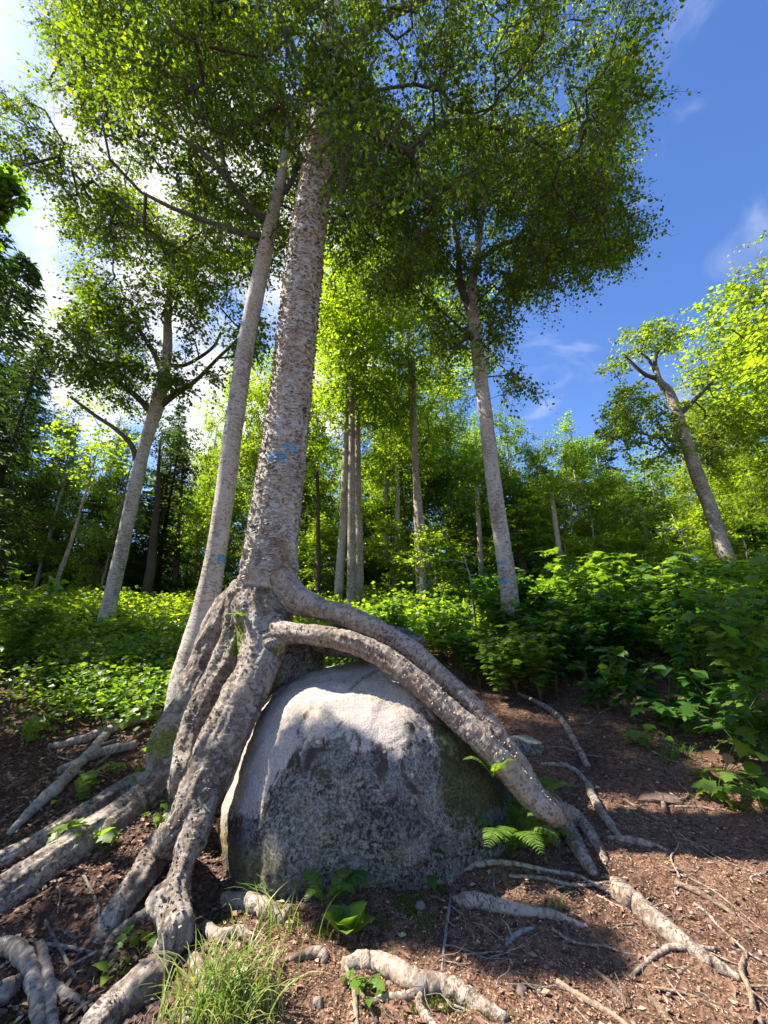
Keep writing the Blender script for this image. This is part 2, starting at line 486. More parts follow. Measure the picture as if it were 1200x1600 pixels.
# planar facets of a worn boulder
for nrm_, d_, k_ in (((-.12, -.10, .98), .90, .85), ((-.80, -.55, .18), .93, .75), ((.35, -.90, .15), .80, .7), ((-.1, -.55, .82), 1.08, .6), ((.75, -.25, .6), 1.02, .7),
                     ((-.35, -.93, -.1), .86, .55), ((-.85, -.2, .55), 1.02, .6)):
    nn = np.array(nrm_); nn = nn / np.linalg.norm(nn)
    e = B @ nn - d_ * 1.10; e = .10 * np.logaddexp(0, e / .10); k_ *= .8
    B = B - np.where(e > 0, e * k_, 0)[:, None] * nn
Nn = norm(B / np.array([1, .7, 1.2]) ** 2)
B = B + Nn * (.055 * fbm(B, 1.5, 3, 2.0) + .014 * fbm(B, 7, 3, 4.0))[:, None]
low = sstep(.45, -.5, B[:, 2])
B = B + Nn * (low * .015 * fbm(B, 16, 3, 7.0) + .0045 * fbm(B, 38, 2, 9.0) * (1 + low))[:, None]
front = sstep(0, -.5, B[:, 1])
B[:, 1] -= np.exp(-((B[:, 2] - .32) / .42) ** 2 - ((B[:, 0] - .0) / .75) ** 2) * front * .13
B[:, 1] += sstep(.15, -.35, B[:, 2]) * front * .07
B[:, 1] -= np.exp(-((B[:, 2] + .25) / .38) ** 2 - ((B[:, 0] + .62) / .38) ** 2) * front * .22
BO = np.array([-.13, 3.82, .25])
BW = B + BO
boulder_bvh = BVHTree.FromPolygons([tuple(p) for p in BW], [tuple(f) for f in F])

t = NT('lichened_granite')
v = t.node('ShaderNodeTexCoord').outputs['Object']
sx = t.node('ShaderNodeSeparateXYZ'); t.l.new(v, sx.inputs[0])
X_, Y_, Z_ = sx.outputs
big = t.noise(v, 2.2, 5, .6, .3); med = t.noise(v, 7.5, 6, .65, .5); fin = t.noise(v, 70, 5, .7); vfin = t.noise(v, 190, 3, .6)
st = t.noise(t.map(v, (9, 9, 3.2)), 1.0, 5, .65, .6)
gran = t.mix(t.rng(fin, .33, .67), (.30, .24, .185), (.52, .44, .355))
gran = t.mix(t.rng(big, .4, .65, 0, .6), gran, t.mix(t.rng(fin, .35, .65), (.36, .32, .30), (.56, .51, .47)))
gran = t.mix(t.math('MULTIPLY', t.rng(vfin, .60, .68), .55), gran, (.07, .055, .045))
pit = t.rng(med, .60, .70)
gran = t.mix(t.math('MULTIPLY', pit, .55), gran, (.12, .09, .07))
# crusty pale blue-green lichen, thickening downwards
hgt = t.math('ADD', Z_, t.math('MULTIPLY', t.math('SUBTRACT', big, .5), 1.1))
hgt = t.math('ADD', hgt, t.math('MULTIPLY', t.math('SUBTRACT', med, .5), .55))
hgt = t.math('SUBTRACT', hgt, t.math('MULTIPLY', t.rng(X_, -.95, -.35, 0, 1), .62))
lz = t.rng(t.math('ADD', hgt, t.math('MULTIPLY', t.math('SUBTRACT', t.noise(v, 30, 6, .7), .5), .35)), .02, -.06)
crust = t.noise(v, 62, 6, .78, .6)
crv = t.voro(v, 46)
lcol = t.mix(t.rng(crust, .36, .62), (.14, .135, .105), (.50, .50, .43))
lcol = t.mix(t.rng(crust, .64, .74), lcol, (.46, .50, .48))
lcol = t.mix(t.rng(t.noise(v, 3.3, 4, .6), .46, .60, 0, .75), lcol, t.mix(t.rng(crust, .4, .6), (.19, .17, .16), (.44, .42, .43)))
gap = t.math('MULTIPLY', t.rng(t.noise(v, 34, 8, .80), .50, .55), .93)
gap = t.math('MULTIPLY', gap, t.rng(t.noise(v, 4.2, 5, .6), .40, .58, .25, 1.0))
lcol = t.mix(gap, lcol, (.042, .039, .032))
lcol = t.mix(t.rng(t.noise(v, 5.5, 3), .60, .68, 0, .6), lcol, (.11, .13, .055))
lcol = t.mix(t.rng(t.noise(v, 3.1, 7, .7, .4), .52, .64, 0, .5), lcol, t.mix(t.rng(crust, .5, .64), (.040, .038, .032), (.17, .18, .16)))
col = t.mix(lz, gran, lcol)
# brown bare stains along the lichen's upper rim
rim = t.math('MULTIPLY', t.rng(hgt, .16, .04), t.rng(hgt, -.28, -.14))
br = t.math('MULTIPLY', rim, t.rng(st, .50, .56))
col = t.mix(t.math('MULTIPLY', br, .95), col, t.mix(fin, (.07, .05, .04), (.15, .11, .085)))
# moss: along the right crest and at the foot
mcrest = t.math('MULTIPLY', t.rng(X_, .32, .62), t.rng(Z_, -.15, .25))
mfoot = t.rng(t.math('ADD', Z_, t.math('MULTIPLY', X_, .15)), -.22, -.48)
mf = t.math('MAXIMUM', t.math('MULTIPLY', mcrest, .74), t.math('MULTIPLY', mfoot, .42))
mm = t.rng(t.math('ADD', mf, t.noise(v, 8, 7, .7)), .92, 1.12)
col = t.mix(t.math('MULTIPLY', mm, .85), col, t.mix(t.rng(crust, .35, .65), (.045, .055, .018), (.15, .165, .055)))
lm = t.math('MULTIPLY', t.rng(X_, -.35, -.65), t.rng(Z_, .10, -.05))
col = t.mix(t.math('MULTIPLY', t.math('MULTIPLY', lm, t.rng(med, .38, .55)), .75), col, t.mix(t.rng(fin, .35, .65), (.14, .11, .035), (.32, .26, .11)))
hb = t.math('ADD', t.math('MULTIPLY', fin, .35), t.math('MULTIPLY', med, .5))
hb2 = t.math('MULTIPLY', t.math('SUBTRACT', crust, t.math('MULTIPLY', gap, .5)), lz)
nb = t.bump(t.math('ADD', hb, hb2), 1.0, .032)
M['rock'] = t.done(t.bsdf(col, .92, nb, .15))
base = (BO[0], BO[1], 0.0)
# keep object coordinates centred on the boulder: origin at its middle
boulder = mesh_np('boulder', BW, F, M['rock'], tuple(BO))
tag(boulder, 'huge domed granite boulder with pale lichen crust gripped by the birch roots', 'boulder')

# slabs behind the right-hand roots
def rock(name, c, s, seed, mat, sub=4, label=None, cat='rock', group=None, flat=0.0, parent=None):
    V, F = ico(sub)
    r_ = np.random.default_rng(seed)
    for _ in range(7):
        nn = norm(r_.normal(size=3)); d_ = r_.uniform(.62, .9)
        e = V @ nn - d_; V = V - np.where(e > 0, e * .9, 0)[:, None] * nn
    V = V * (1 + .10 * fbm(V, 1.6, 3, seed * 3.7)[:, None])
    V = V * np.array(s) + np.array(c)
    o = mesh_np(name, V, F, mat, tuple(c) if parent is None else None, parent)
    return tag(o, label, cat if parent is None else None, group)

def onrock(px, py, rpx, sink=.15):
    d = ray(px, py)
    hit = boulder_bvh.ray_cast(Vector((0, 0, CAMH)), Vector(d))
    if hit[0] is None: return None
    p = np.array(hit[0]); n = np.array(hit[1])
    if n @ d > 0: n = -n
    r = rpx / FPX * depth(p)
    return p + n * r * (1 - sink), r

def path(pts):
    """pts: (px, py, Y or 'g' ground or 'r' rock, radius px[, lift]) -> world centres and radii"""
    C, r = [], []
    for q in pts:
        px, py, Y, rp = q[:4]
        if Y == 'g':
            p = G(px, py); rad = rp / FPX * depth(p)
            p = p + np.array([0, 0, rad * (q[4] if len(q) > 4 else .15)])
        elif Y == 'r':
            res = onrock(px, py, rp)
            if res is None:
                p = W(px, py, C[-1][1] if C else 3.6); rad = rp / FPX * depth(p)
            else: p, rad = res
        else:
            p = W(px, py, Y); rad = rp / FPX * depth(p)
        C.append(p); r.append(rad)
    return np.array(C), np.array(r)
def smooth_path(pts, n=8):
    C, r = path(pts)
    Q = catmull(np.hstack([C, r[:, None]]), n)
    return Q[:, :3], np.maximum(Q[:, 3], .002)

# ------------------------------------------------------------------ the big yellow birch
strands = {
 'trunk': [(412, 985, 4.0, 40), (414, 940, 4.0, 48), (420, 890, 4.0, 47), (428, 840, 4.0, 43), (434, 780, 4.0, 40), (443, 710, 4.0, 37), (452, 640, 4.0, 34.5),
           (461, 560, 4.0, 32.5), (469, 480, 4.0, 31), (478, 400, 4.0, 29), (488, 320, 4.0, 26), (500, 240, 4.0, 23), (508, 170, 4.0, 20), (514, 90, 4.0, 17), (520, 0, 4.0, 13), (522, -90, 4.0, 9)],
 'root_crest': [(425, 900, 3.95, 34), (458, 932, 3.88, 26), (495, 950, 3.80, 19), (540, 962, 3.72, 17), (590, 985, 3.66, 17), (640, 1015, 3.60, 17), (690, 1058, 3.52, 17), (735, 1100, 3.45, 17), (775, 1150, 3.38, 17), (808, 1195, 3.34, 18), (832, 1236, 3.30, 18)],
 'root_front': [(405, 955, 3.98, 34), (428, 985, 3.72, 22), (470, 990, 3.58, 17), (520, 997, 3.50, 17), (570, 1012, 3.44, 18), (620, 1040, 3.38, 19), (665, 1078, 3.32, 19.5), (710, 1118, 3.26, 20), (755, 1160, 3.20, 21), (793, 1203, 3.18, 21), (826, 1240, 3.2, 20), (855, 1268, 3.2, 18), (880, 1290, 'g', 15, .4), (905, 1330, 'g', 12, .2), (930, 1368, 'g', 9, -.3)],
 'root_fork': [(832, 1236, 3.30, 16), (868, 1262, 3.36, 13), (900, 1280, 'g', 10, .5), (925, 1310, 'g', 9, .4), (948, 1350, 'g', 7, .1)],
 'root_big': [(408, 940, 3.95, 44), (412, 985, 3.80, 40), (408, 1030, 3.62, 36), (388, 1080, 3.45, 36), (362, 1130, 3.32, 37), (335, 1185, 3.20, 37), (312, 1235, 3.08, 35), (285, 1290, 2.98, 28), (250, 1345, 'g', 25, .7), (212, 1395, 'g', 23, .45), (180, 1435, 'g', 20, .2), (155, 1470, 'g', 14, -.3)],
 'root_foot': [(322, 1205, 3.14, 28), (312, 1270, 2.98, 25), (296, 1325, 2.86, 23), (278, 1375, 2.74, 25), (268, 1410, 2.64, 33), (276, 1450, 2.53, 27), (262, 1500, 'g', 26, .5), (222, 1555, 'g', 29, .4), (165, 1610, 'g', 32, .3), (100, 1690, 'g', 34, .1)],
 'root_left': [(385, 930, 4.05, 34), (374, 985, 4.0, 27), (352, 1035, 3.85, 24), (326, 1085, 3.7, 22), (303, 1135, 3.6, 20), (290, 1180, 3.5, 19), (282, 1215, 3.4, 17), (276, 1250, 'g', 15, .3), (262, 1275, 'g', 10, -.2)],
 'root_knee': [(442, 1020, 3.6, 10), (425, 1010, 3.62, 24), (405, 1040, 3.6, 22)],
 'root_behind': [(395, 930, 4.1, 38), (350, 985, 4.25, 34), (325, 1050, 4.3, 34), (300, 1110, 4.2, 36), (268, 1165, 4.1, 36), (262, 1215, 3.9, 28), (205, 1268, 'g', 27, .15), (120, 1328, 'g', 29, .1), (40, 1385, 'g', 32, .1), (-40, 1440, 'g', 36, .1), (-130, 1500, 'g', 32, .0)],
 'root_upper': [(262, 1215, 3.9, 18), (205, 1235, 'g', 17, .4), (140, 1275, 'g', 16, .4), (60, 1322, 'g', 15, .4), (-30, 1365, 'g', 15, .3), (-110, 1400, 'g', 14, .1)],
}
fused_V, fused_F, off = [], [], 0
SK = []      # skeleton samples: C, T, U, V, r, s, idx
names = list(strands)
for k, nme in enumerate(names):
    C, r = smooth_path(strands[nme], 7)
    r = r * (1 + .05 * noise(C * 5 + k, 1.0)) * (.93 if k < 4 else .95)
    V_, Fs, bc = tube(C, r, 20, .0)
    for f in Fs:
        fused_F += [tuple(x) for x in (f + off)]
    fused_V.append(V_); off += len(V_)
    C2 = catmull(np.hstack([C, r[:, None]]), 4); r2 = C2[:, 3]; C2 = C2[:, :3]
    T, U, VV = frames(C2)
    s = np.concatenate([[0], np.cumsum(np.linalg.norm(np.diff(C2, axis=0), axis=1))])
    SK.append(np.hstack([C2, T, U, VV, r2[:, None], s[:, None], np.full((len(s), 1), k)]))
SKA = np.vstack(SK)
me = bpy.data.meshes.new('tmp'); me.from_pydata([tuple(p) for p in np.vstack(fused_V)], [], fused_F)
tmp = bpy.data.objects.new('tmp', me); COL.objects.link(tmp)
md = tmp.modifiers.new('r', 'REMESH'); md.mode = 'VOXEL'; md.voxel_size = .0125
ms_ = tmp.modifiers.new('s', 'SMOOTH'); ms_.factor = .7; ms_.iterations = 7
dg = bpy.context.evaluated_depsgraph_get()
ev = tmp.evaluated_get(dg); em = ev.to_mesh()
n = len(em.vertices)
FV = np.empty(n * 3, np.float32); em.vertices.foreach_get('co', FV); FV = FV.reshape(-1, 3).astype(float)
FN = np.empty(n * 3, np.float32); em.vertices.foreach_get('normal', FN); FN = FN.reshape(-1, 3).astype(float)
FP = np.empty(len(em.polygons) * 4, np.int32)
em.polygons.foreach_get('vertices', FP); FP = FP.reshape(-1, 4)
ev.to_mesh_clear(); bpy.data.objects.remove(tmp)
# bark coordinates from the nearest strand
near_i = np.empty(n, int)
for a0 in range(0, n, 20000):
    q = FV[a0:a0 + 20000]
    d2 = np.linalg.norm(q[:, None, :] - SKA[None, :, :3], axis=2) - SKA[None, :, 12] * .9
    near_i[a0:a0 + 20000] = np.argmin(d2, axis=1)
sk = SKA[near_i]; dv = FV - sk[:, :3]
bco = np.stack([(dv * sk[:, 6:9]).sum(1), (dv * sk[:, 9:12]).sum(1), sk[:, 13] + (dv * sk[:, 3:6]).sum(1) + 5 * sk[:, 14]], -1)
own = sk[:, 14].astype(int)
rad = sk[:, 12]
# relief: plates and curls of bark (long round the stem), long ribs on the roots
rel = .008 * fbm(bco * np.array([6, 6, 11]), 1.0, 3, 3.0) + .005 * fbm(bco * np.array([22, 22, 50]), 1.0, 2, 8.0)
ribs = .085 * fbm(np.stack([bco[:, 0] / rad, bco[:, 1] / rad, bco[:, 2] * 1.1], -1) * 1.9, 1.0, 3, 11.0) * rad * 2.0
ribw = np.where(own == 0, sstep(3.4, 1.8, FV[:, 2]) * 1.0 + .25, np.where(own < 4, .7, .95))
gnarl = np.where((own == 5) & (FV[:, 1] < 2.95), .035 * fbm(FV, 5, 2, 2.2), 0)
FV2 = FV + FN * (rel * np.clip(rad / .12, .35, 1) + ribs * ribw + gnarl)[:, None]
# a long dark seam up the right of the trunk
seam_ang = np.arctan2(*(dv * 1.0)[:, [1, 0]].T)
seam = np.exp(-((seam_ang - (-.35 + .08 * np.sin(FV[:, 2] * 1.7))) / .06) ** 2) * (own == 0) * sstep(1.9, 2.3, FV[:, 2]) * sstep(6.5, 5.0, FV[:, 2])
FV2 = FV2 - FN * (seam * .02)[:, None]
def blob(P, p, rx, ry, rz):
    return np.exp(-(((P[:, 0] - p[0]) / rx) ** 2 + ((P[:, 1] - p[1]) / ry) ** 2 + ((P[:, 2] - p[2]) / rz) ** 2))
moss = np.maximum.reduce([.95 * blob(FV, W(372, 1000, 3.75), .10, .3, .25), .8 * blob(FV, W(395, 1050, 3.5), .09, .2, .08), .7 * blob(FV, W(435, 1015, 3.5), .1, .2, .1),
                          .75 * blob(FV, W(262, 1160, 4.0), .30, .4, .25), .45 * blob(FV, W(300, 1250, 2.95), .08, .2, .25), .5 * blob(FV, W(250, 1400, 2.6), .06, .2, .1)])
moss = np.maximum(moss, .30 * (FN[:, 2] > .3) * (own > 0) * sstep(3.7, 3.2, FV[:, 1]) * (FV[:, 0] < -.5))
p1 = W(440, 705, 3.72)
paint = np.maximum(1.0 * blob(FV, W(430, 710, 3.7), .16, .3, .085), .85 * blob(FV, W(455, 692, 3.7), .17, .3, .13))
lich = np.where(own > 0, .44 * (FV[:, 0] < -.5) , .0) + .12 * blob(FV, W(405, 975, 3.6), .2, .3, .2)
root0 = W(412, 985, 4.0)
broot = empty('yellow_birch', (root0[0], root0[1], hz1(root0[0], root0[1])), 'massive old birch with peeling silver bark straddling the boulder on thick roots', 'tree')
fown = own[FP[:, 0]]
group_of = {0: 0, 1: 1, 2: 2, 3: 3, 4: 4, 5: 5, 6: 6, 7: 4, 8: 8, 9: 9}
fg = np.array([group_of[i] for i in range(10)])[fown]
# smooth normals across the seams between parts
def vnormals(V, F):
    fn = np.cross(V[F[:, 2]] - V[F[:, 0]], V[F[:, 3]] - V[F[:, 1]])
    N = np.zeros_like(V)
    for c_ in range(4): np.add.at(N, F[:, c_], fn)
    return norm(N)
VN = vnormals(FV2, FP)
ROOT_LABEL = {1: 'upper root arching over the crest of the boulder', 2: 'pale front root hugging the curve of the boulder', 4: 'thick root running down the left flank of the boulder',
              5: 'gnarled root with a swollen knee beside the grass', 8: 'mossy root disappearing behind the stems', 0: None, 3: None, 6: None, 9: None}
ROOTS_OBJ = []
for gk in sorted(set(fg)):
    sel = fg == gk
    f = FP[sel]; used, inv = np.unique(f, return_inverse=True)
    f2 = inv.reshape(f.shape)
    ob = mesh_np('trunk' if gk == 0 else 'root', FV2[used], f2, M['birch'] if gk == 0 else M['root' if gk in (1, 2, 3) else 'root_dark'], None, broot, True,
                 {'bark_co': bco[used], 'moss': moss[used], 'paint': paint[used], 'lichen': lich[used]})
    ob.data.normals_split_custom_set_from_vertices([tuple(x) for x in VN[used]])
    if ROOT_LABEL[gk]: ob['label'] = ROOT_LABEL[gk]

# curled flakes of bark standing off the trunk
def flakes(P, N, A, L, mat, name, parent, seed=1):
    r_ = np.random.default_rng(seed)
    n = len(P); side = norm(np.cross(N, A))
    w = r_.uniform(.25, .7, n)[:, None] * L[:, None]; l = L[:, None]
    q0 = P - side * l * .5; q1 = P + side * l * .5
    out = N * l * r_.uniform(.25, .9, n)[:, None]
    q2 = q1 + A * w * .5 + out * .6 + N * .002; q3 = q0 + A * w + out
    V_ = np.stack([q0, q1, q2, q3], 1).reshape(-1, 3)
    F_ = np.arange(n * 4).reshape(n, 4)
    bc = np.repeat(P, 4, 0) * 1.0 + r_.normal(size=(n * 4, 3)) * .01
    return mesh_np(name, V_, F_, mat, None, parent, False, {'bark_co': bc}, 'stuff')
idx = np.where((own == 0) & (FV2[:, 2] < 9) & (FV2[:, 2] > 1.7))[0]
fsel = rng.choice(idx, 7000)
flakes(FV2[fsel], FN[fsel], np.tile([0, 0, 1.0], (7000, 1)) * rng.choice([-1, 1], 7000)[:, None], rng.uniform(.010, .042, 7000), M['birch'], 'bark_flake', broot)
idx = np.where((own > 0) & (own < 8))[0]
fsel = rng.choice(idx, 5000)
flakes(FV2[fsel], FN[fsel], sk[fsel, 3:6], rng.uniform(.006, .018, 5000), M['root'], 'root_flake', broot, 2)

# ------------------------------------------------------------------ leaves
DIAMOND = (np.array([[0, 0, 0], [.45, .36, .06], [1, 0, -.05], [.45, -.36, .06]]), np.array([[0, 2, 1], [0, 3, 2]]))
OVATE = (np.array([[0, 0, 0], [.18, .26, .05], [.45, .36, .07], [.75, .2, .02], [1, 0, -.10], [.75, -.2, .02], [.45, -.36, .07], [.18, -.26, .05], [.5, 0, -.0]]),
         np.array([[0, 8, 1], [1, 8, 2], [2, 8, 3], [3, 8, 4], [4, 8, 5], [5, 8, 6], [6, 8, 7], [7, 8, 0]]))
def maple_shape():
    o = [(0, 0), (.02, .16), (-.06, .42), (.14, .36), (.16, .44), (.34, .62), (.40, .38), (.52, .28), (.66, .40), (.70, .22), (1.0, 0)]
    pts = o + [(x, -y) for x, y in o[-2:0:-1]]
    P = [(x, y, -.12 * y * y * 2 - .10 * x * x + .05 * abs(y)) for x, y in pts] + [(.3, 0, 0)]
    n = len(pts)
    return np.array(P), np.array([[n, (i + 1) % n, i] for i in range(n)])
MAPLE = maple_shape()
def leaves(P, D, N, L, shape=DIAMOND, wid=1.0):
    S, F_ = shape
    D = norm(D); N = norm(N - D * (N * D).sum(1)[:, None]); Sd = np.cross(N, D)
    L = np.asarray(L, float)[:, None, None]
    V_ = P[:, None, :] + L * (D[:, None, :] * S[None, :, 0, None] + Sd[:, None, :] * S[None, :, 1, None] * wid + N[:, None, :] * S[None, :, 2, None])
    k = len(S)
    Fa = (np.arange(len(P))[:, None, None] * k + F_[None]).reshape(-1, F_.shape[1])
    return V_.reshape(-1, 3), Fa
def spray(T, n, rad, flat, L, up=.55, droop=.3, seed=0, axis=None, K=5):
    """K leafy twigs at every target point, n leaves in all, set left and right along each twig; the twigs themselves go to TW"""
    global TW
    r_ = np.random.default_rng(seed)
    T = T - 0; m = len(T)
    ctr = T.mean(0) if axis is None else axis
    outw = norm((T - ctr) * np.array([1, 1, .3]))[:, None] * .7
    d = norm(r_.normal(size=(m, K, 3)) * np.array([1, 1, .30 + flat * .4]) + outw)
    ln = rad * r_.uniform(.55, 1.35, (m, K, 1))
    j = max(2, int(round(n / K)))
    u = np.linspace(.16, 1.0, j)[None, None, :, None] + r_.uniform(-.04, .04, (m, K, j, 1))
    A0 = T[:, None] + r_.normal(size=(m, K, 3)) * rad * .10
    def at(u_): return A0[:, :, None] + d[:, :, None] * (ln[:, :, None] * u_) - np.array([0, 0, 1]) * (ln[:, :, None] * u_ ** 2 * droop * .55)
    P = at(u); sd = norm(np.cross(d, [0, 0, 1.0]) + 1e-6)[:, :, None]
    sg = np.where(np.arange(j) % 2, 1.0, -1.0)[None, None, :, None]
    P = P + sd * sg * rad * .03 + r_.normal(size=P.shape) * rad * .035
    D = norm(sd * sg * r_.uniform(.5, 1.1, (m, K, j, 1)) + d[:, :, None] * .6 + r_.normal(size=P.shape) * .35 + np.array([0, 0, -droop * .8]))
    N = norm(r_.normal(size=P.shape) * (1 - up) + np.array([0, 0, up]))
    LL = r_.uniform(.55, 1.3, (m, K, j)) * L * (1 - .25 * u[..., 0] ** 3)
    k0 = at(np.array([0., .5, 1.0])[None, None, :, None] * np.ones((m, K, 3, 1)))       # m K 3 3
    w = np.array([.0038, .0026, .0012])[None, None, :, None]
    up_ = np.cross(sd[:, :, 0], d)[:, :, None]
    ring = np.stack([k0 + sd * w, k0 - sd * w * .5 + up_ * w * .8, k0 - sd * w * .5 - up_ * w * .8], 3)  # m K 3(seg) 3(ring) 3
    V_ = ring.reshape(-1, 3); b_ = (np.arange(m * K) * 9)[:, None, None]
    q = np.array([[s_ * 3 + i, s_ * 3 + (i + 1) % 3, s_ * 3 + 3 + (i + 1) % 3, s_ * 3 + 3 + i] for s_ in (0, 1) for i in range(3)])[None]
    TW = (V_, (b_ + q).reshape(-1, 4))
    return P.reshape(-1, 3), D.reshape(-1, 3), N.reshape(-1, 3), LL.reshape(-1)
def twigs(mat, parent):
    V_, F_ = TW
    return mesh_np('twig', V_, F_, mat, None, parent, False, {'bark_co': V_ * 1.0}, 'stuff')

# ------------------------------------------------------------------ sun patches: gaps in the canopy
def sunproj(P, z0=.3):
    P = np.atleast_2d(P); t_ = (P[:, 2] - z0) / SUNV[2]
    return P[:, :2] - SUNV[None, :2] * t_[:, None]
GAPS = []   # (x, y, rx, ry) on the plane z = .3
def gap(p, rx, ry):
    s_ = sunproj(np.array(p)[None])[0]; GAPS.append((s_[0], s_[1], rx, ry))
for q in ((760, 1560), (900, 1540), (1050, 1480), (1180, 1420), (1130, 1560), (600, 1560), (420, 1540), (330, 1500), (300, 1400)):
    p = G(*q); gap(p, .75, .55)
gap(G(1130, 1270), .9, .30); gap(G(960, 1262), .35, .15)
gap((-.35, 3.4, 1.35), .95, .55); gap((-.9, 3.2, .9), .45, .50); gap((.4, 3.4, 1.3), .6, .35); gap((-.95, 3.05, .25), .25, .25)
for z in np.arange(1.8, 9, .5):
    gap((-1.25 + (z - 1.8) * .06, 3.95, z), .55, .22)
gap(G(150, 1000), 2.2, 1.4); gap(G(30, 1010), 2.0, 1.4); gap(G(280, 960), 2.0, 1.6)
for q in ((60, 1300), (230, 1380), (150, 1500), (240, 1480), (140, 1250)):
    gap(G(*q), .20, .14)
gap(G(1000, 1000), 1.6, 1.0); gap(G(1150, 1000), 1.6, 1.2); gap(G(1180, 1180), .7, .4); gap(G(700, 1020), 1.5, 1.2)
GAPS = np.array(GAPS)
def gapmask(P, tight=1.0):
    s_ = sunproj(P)
    e = ((s_[:, None, 0] - GAPS[None, :, 0]) / (GAPS[None, :, 2] * tight)) ** 2 + ((s_[:, None, 1] - GAPS[None, :, 1]) / (GAPS[None, :, 3] * tight)) ** 2
    return (e < 1).any(1)

# ------------------------------------------------------------------ tree builder
def grow(nodes, targets, seg=.35, sag=.08, rt=.006, seed=0, power=.48):
    """attach every target to the nearest wood; returns chains of (points, radii)"""
    r_ = np.random.default_rng(seed)
    nodes = [np.array(x, float) for x in nodes]; n0 = len(nodes)
    NA = np.zeros((n0 + len(targets) * 12, 3)); NA[:n0] = nodes; cnt = n0
    par = [-1] * n0; chains = []
    cen = NA[:n0]
    dmin = np.array([np.min(np.linalg.norm(cen - t_, axis=1)) for t_ in targets])
    for ti in np.argsort(dmin):
        t_ = targets[ti]
        d = np.linalg.norm(NA[:cnt] - t_, axis=1) + np.maximum(NA[:cnt, 2] - t_[2], -1.0) * .35
        j = int(np.argmin(d)); a = NA[j]; L = np.linalg.norm(t_ - a)
        k = max(1, min(11, int(L / seg)))
        pts = [j]; w = r_.normal(size=3) * L * .05
        for i in range(1, k + 1):
            u = i / k
            p = a + (t_ - a) * u + (w + np.array([0, 0, sag * L])) * math.sin(u * math.pi)
            NA[cnt] = p; par.append(pts[-1]); pts.append(cnt); cnt += 1
        chains.append(pts)
    wgt = np.zeros(cnt)
    for pts in chains: wgt[pts[-1]] += 1
    for i in range(cnt - 1, n0 - 1, -1): wgt[par[i]] += wgt[i]
    out = []
    for pts in chains:
        rr_ = np.minimum(rt * np.maximum(wgt[pts], 1) ** power, rt * 5.5)
        rr_[0] = min(rr_[0], rr_[1] * 1.25) if len(rr_) > 1 else rr_[0]
        out.append((NA[pts], rr_))
    return out, wgt[:n0]
def wood(chains, mat, parent, name='branch', kmax=6, minr=0.0, kind='stuff'):
    A = Acc()
    for i, (C, r) in enumerate(chains):
        if len(C) < 2: continue
        k = 3 if r[0] < .012 else (4 if r[0] < .03 else kmax)
        if len(C) == 2: C = np.array([C[0], (C[0] + C[1]) / 2, C[1]]); r = np.array([r[0], r[:2].mean(), r[1]])
        V_, Fs, bc = tube(C, r, k, 0, False, i * 1.7)
        A.add(V_, Fs, bc)
    return A.build(name, mat, parent, kind=kind) if A.n else None
def poly_in(px, py, poly):
    poly = np.asarray(poly, float); x, y = px, py
    inside = np.zeros(len(px), bool); j = len(poly) - 1
    for i in range(len(poly)):
        xi, yi = poly[i]; xj, yj = poly[j]
        c_ = ((yi > y) != (yj > y)) & (x < (xj - xi) * (y - yi) / (yj - yi + 1e-9) + xi)
        inside ^= c_; j = i
    return inside
def envelope(blobs, n, seed, keep=None, nscale=.6, thr=-.05):
    """points in a union of ellipsoids, thinned by noise so that clumps and holes form. blobs: (x,y,z,rx,ry,rz)"""
    r_ = np.random.default_rng(seed); B_ = np.array(blobs, float)
    vol = B_[:, 3] * B_[:, 4] * B_[:, 5]; out = []; tot = 0
    while tot < n:
        k = r_.choice(len(B_), n * 2, p=vol / vol.sum())
        d = norm(r_.normal(size=(n * 2, 3))) * (r_.uniform(0, 1, (n * 2, 1)) ** .40)
        P = B_[k, :3] + d * B_[k, 3:6]
        m = noise(P, nscale, seed * 1.3) > thr
        if keep is not None: m &= keep(P)
        P = P[m]; out.append(P); tot += len(P)
        if len(out) > 40: break
    return np.vstack(out)[:n]

def fill(poly, Y0, Y1, n, seed, nscale=.8, thr=0.0, zmax=16, keep=None, wob=18):
    """points through the depth of a crown whose outline in the view is poly"""
    r_ = np.random.default_rng(seed); poly = np.array(poly, float); out = []; tot = 0
    lo, hi = poly.min(0), poly.max(0)
    for _ in range(40):
        m = n * 3
        px = r_.uniform(lo[0], hi[0], m); py = r_.uniform(lo[1], hi[1], m); Y = Y0 + (Y1 - Y0) * r_.beta(1.6, 1.6, m)
        y = (800 - py) / FPX; dY = CP - y * SP; dZ = SP + y * CP
        P = np.stack([(px - 600) / FPX / dY * Y, Y, CAMH + dZ / dY * Y], -1)
        ok = poly_in(px + wob * noise(P, .9, 3.3), py + wob * noise(P, .9, 8.8), poly) & (P[:, 2] < zmax)
        nz = noise(P, nscale, seed * 1.37) + .5 * noise(P, nscale * 2.3, seed + 2.2)
        ok &= nz > thr
        if keep is not None: ok &= keep(P)
        out.append(P[ok]); tot += ok.sum()
        if tot >= n: break
    return np.vstack(out)[:n]

def trunk_mesh(C, r, k, mat, parent, rough=.05, seed=0., paint_at=None, pink_at=None, moss_=None, name='trunk'):
    V_, Fs, bc = tube(C, r, k, rough, True, seed)
    at = {'bark_co': bc}
    if paint_at is not None:
        at['paint'] = np.maximum.reduce([blob(V_, p, rx, 1.0, rz_) * .95 for p, rx, rz_ in paint_at])
    if pink_at is not None:
        at['pink'] = blob(V_, pink_at, .06, .5, .05) * .9
    if moss_ is not None: at['moss'] = moss_(V_)
    return mesh_np(name, V_, Fs, mat, None, parent, True, at)

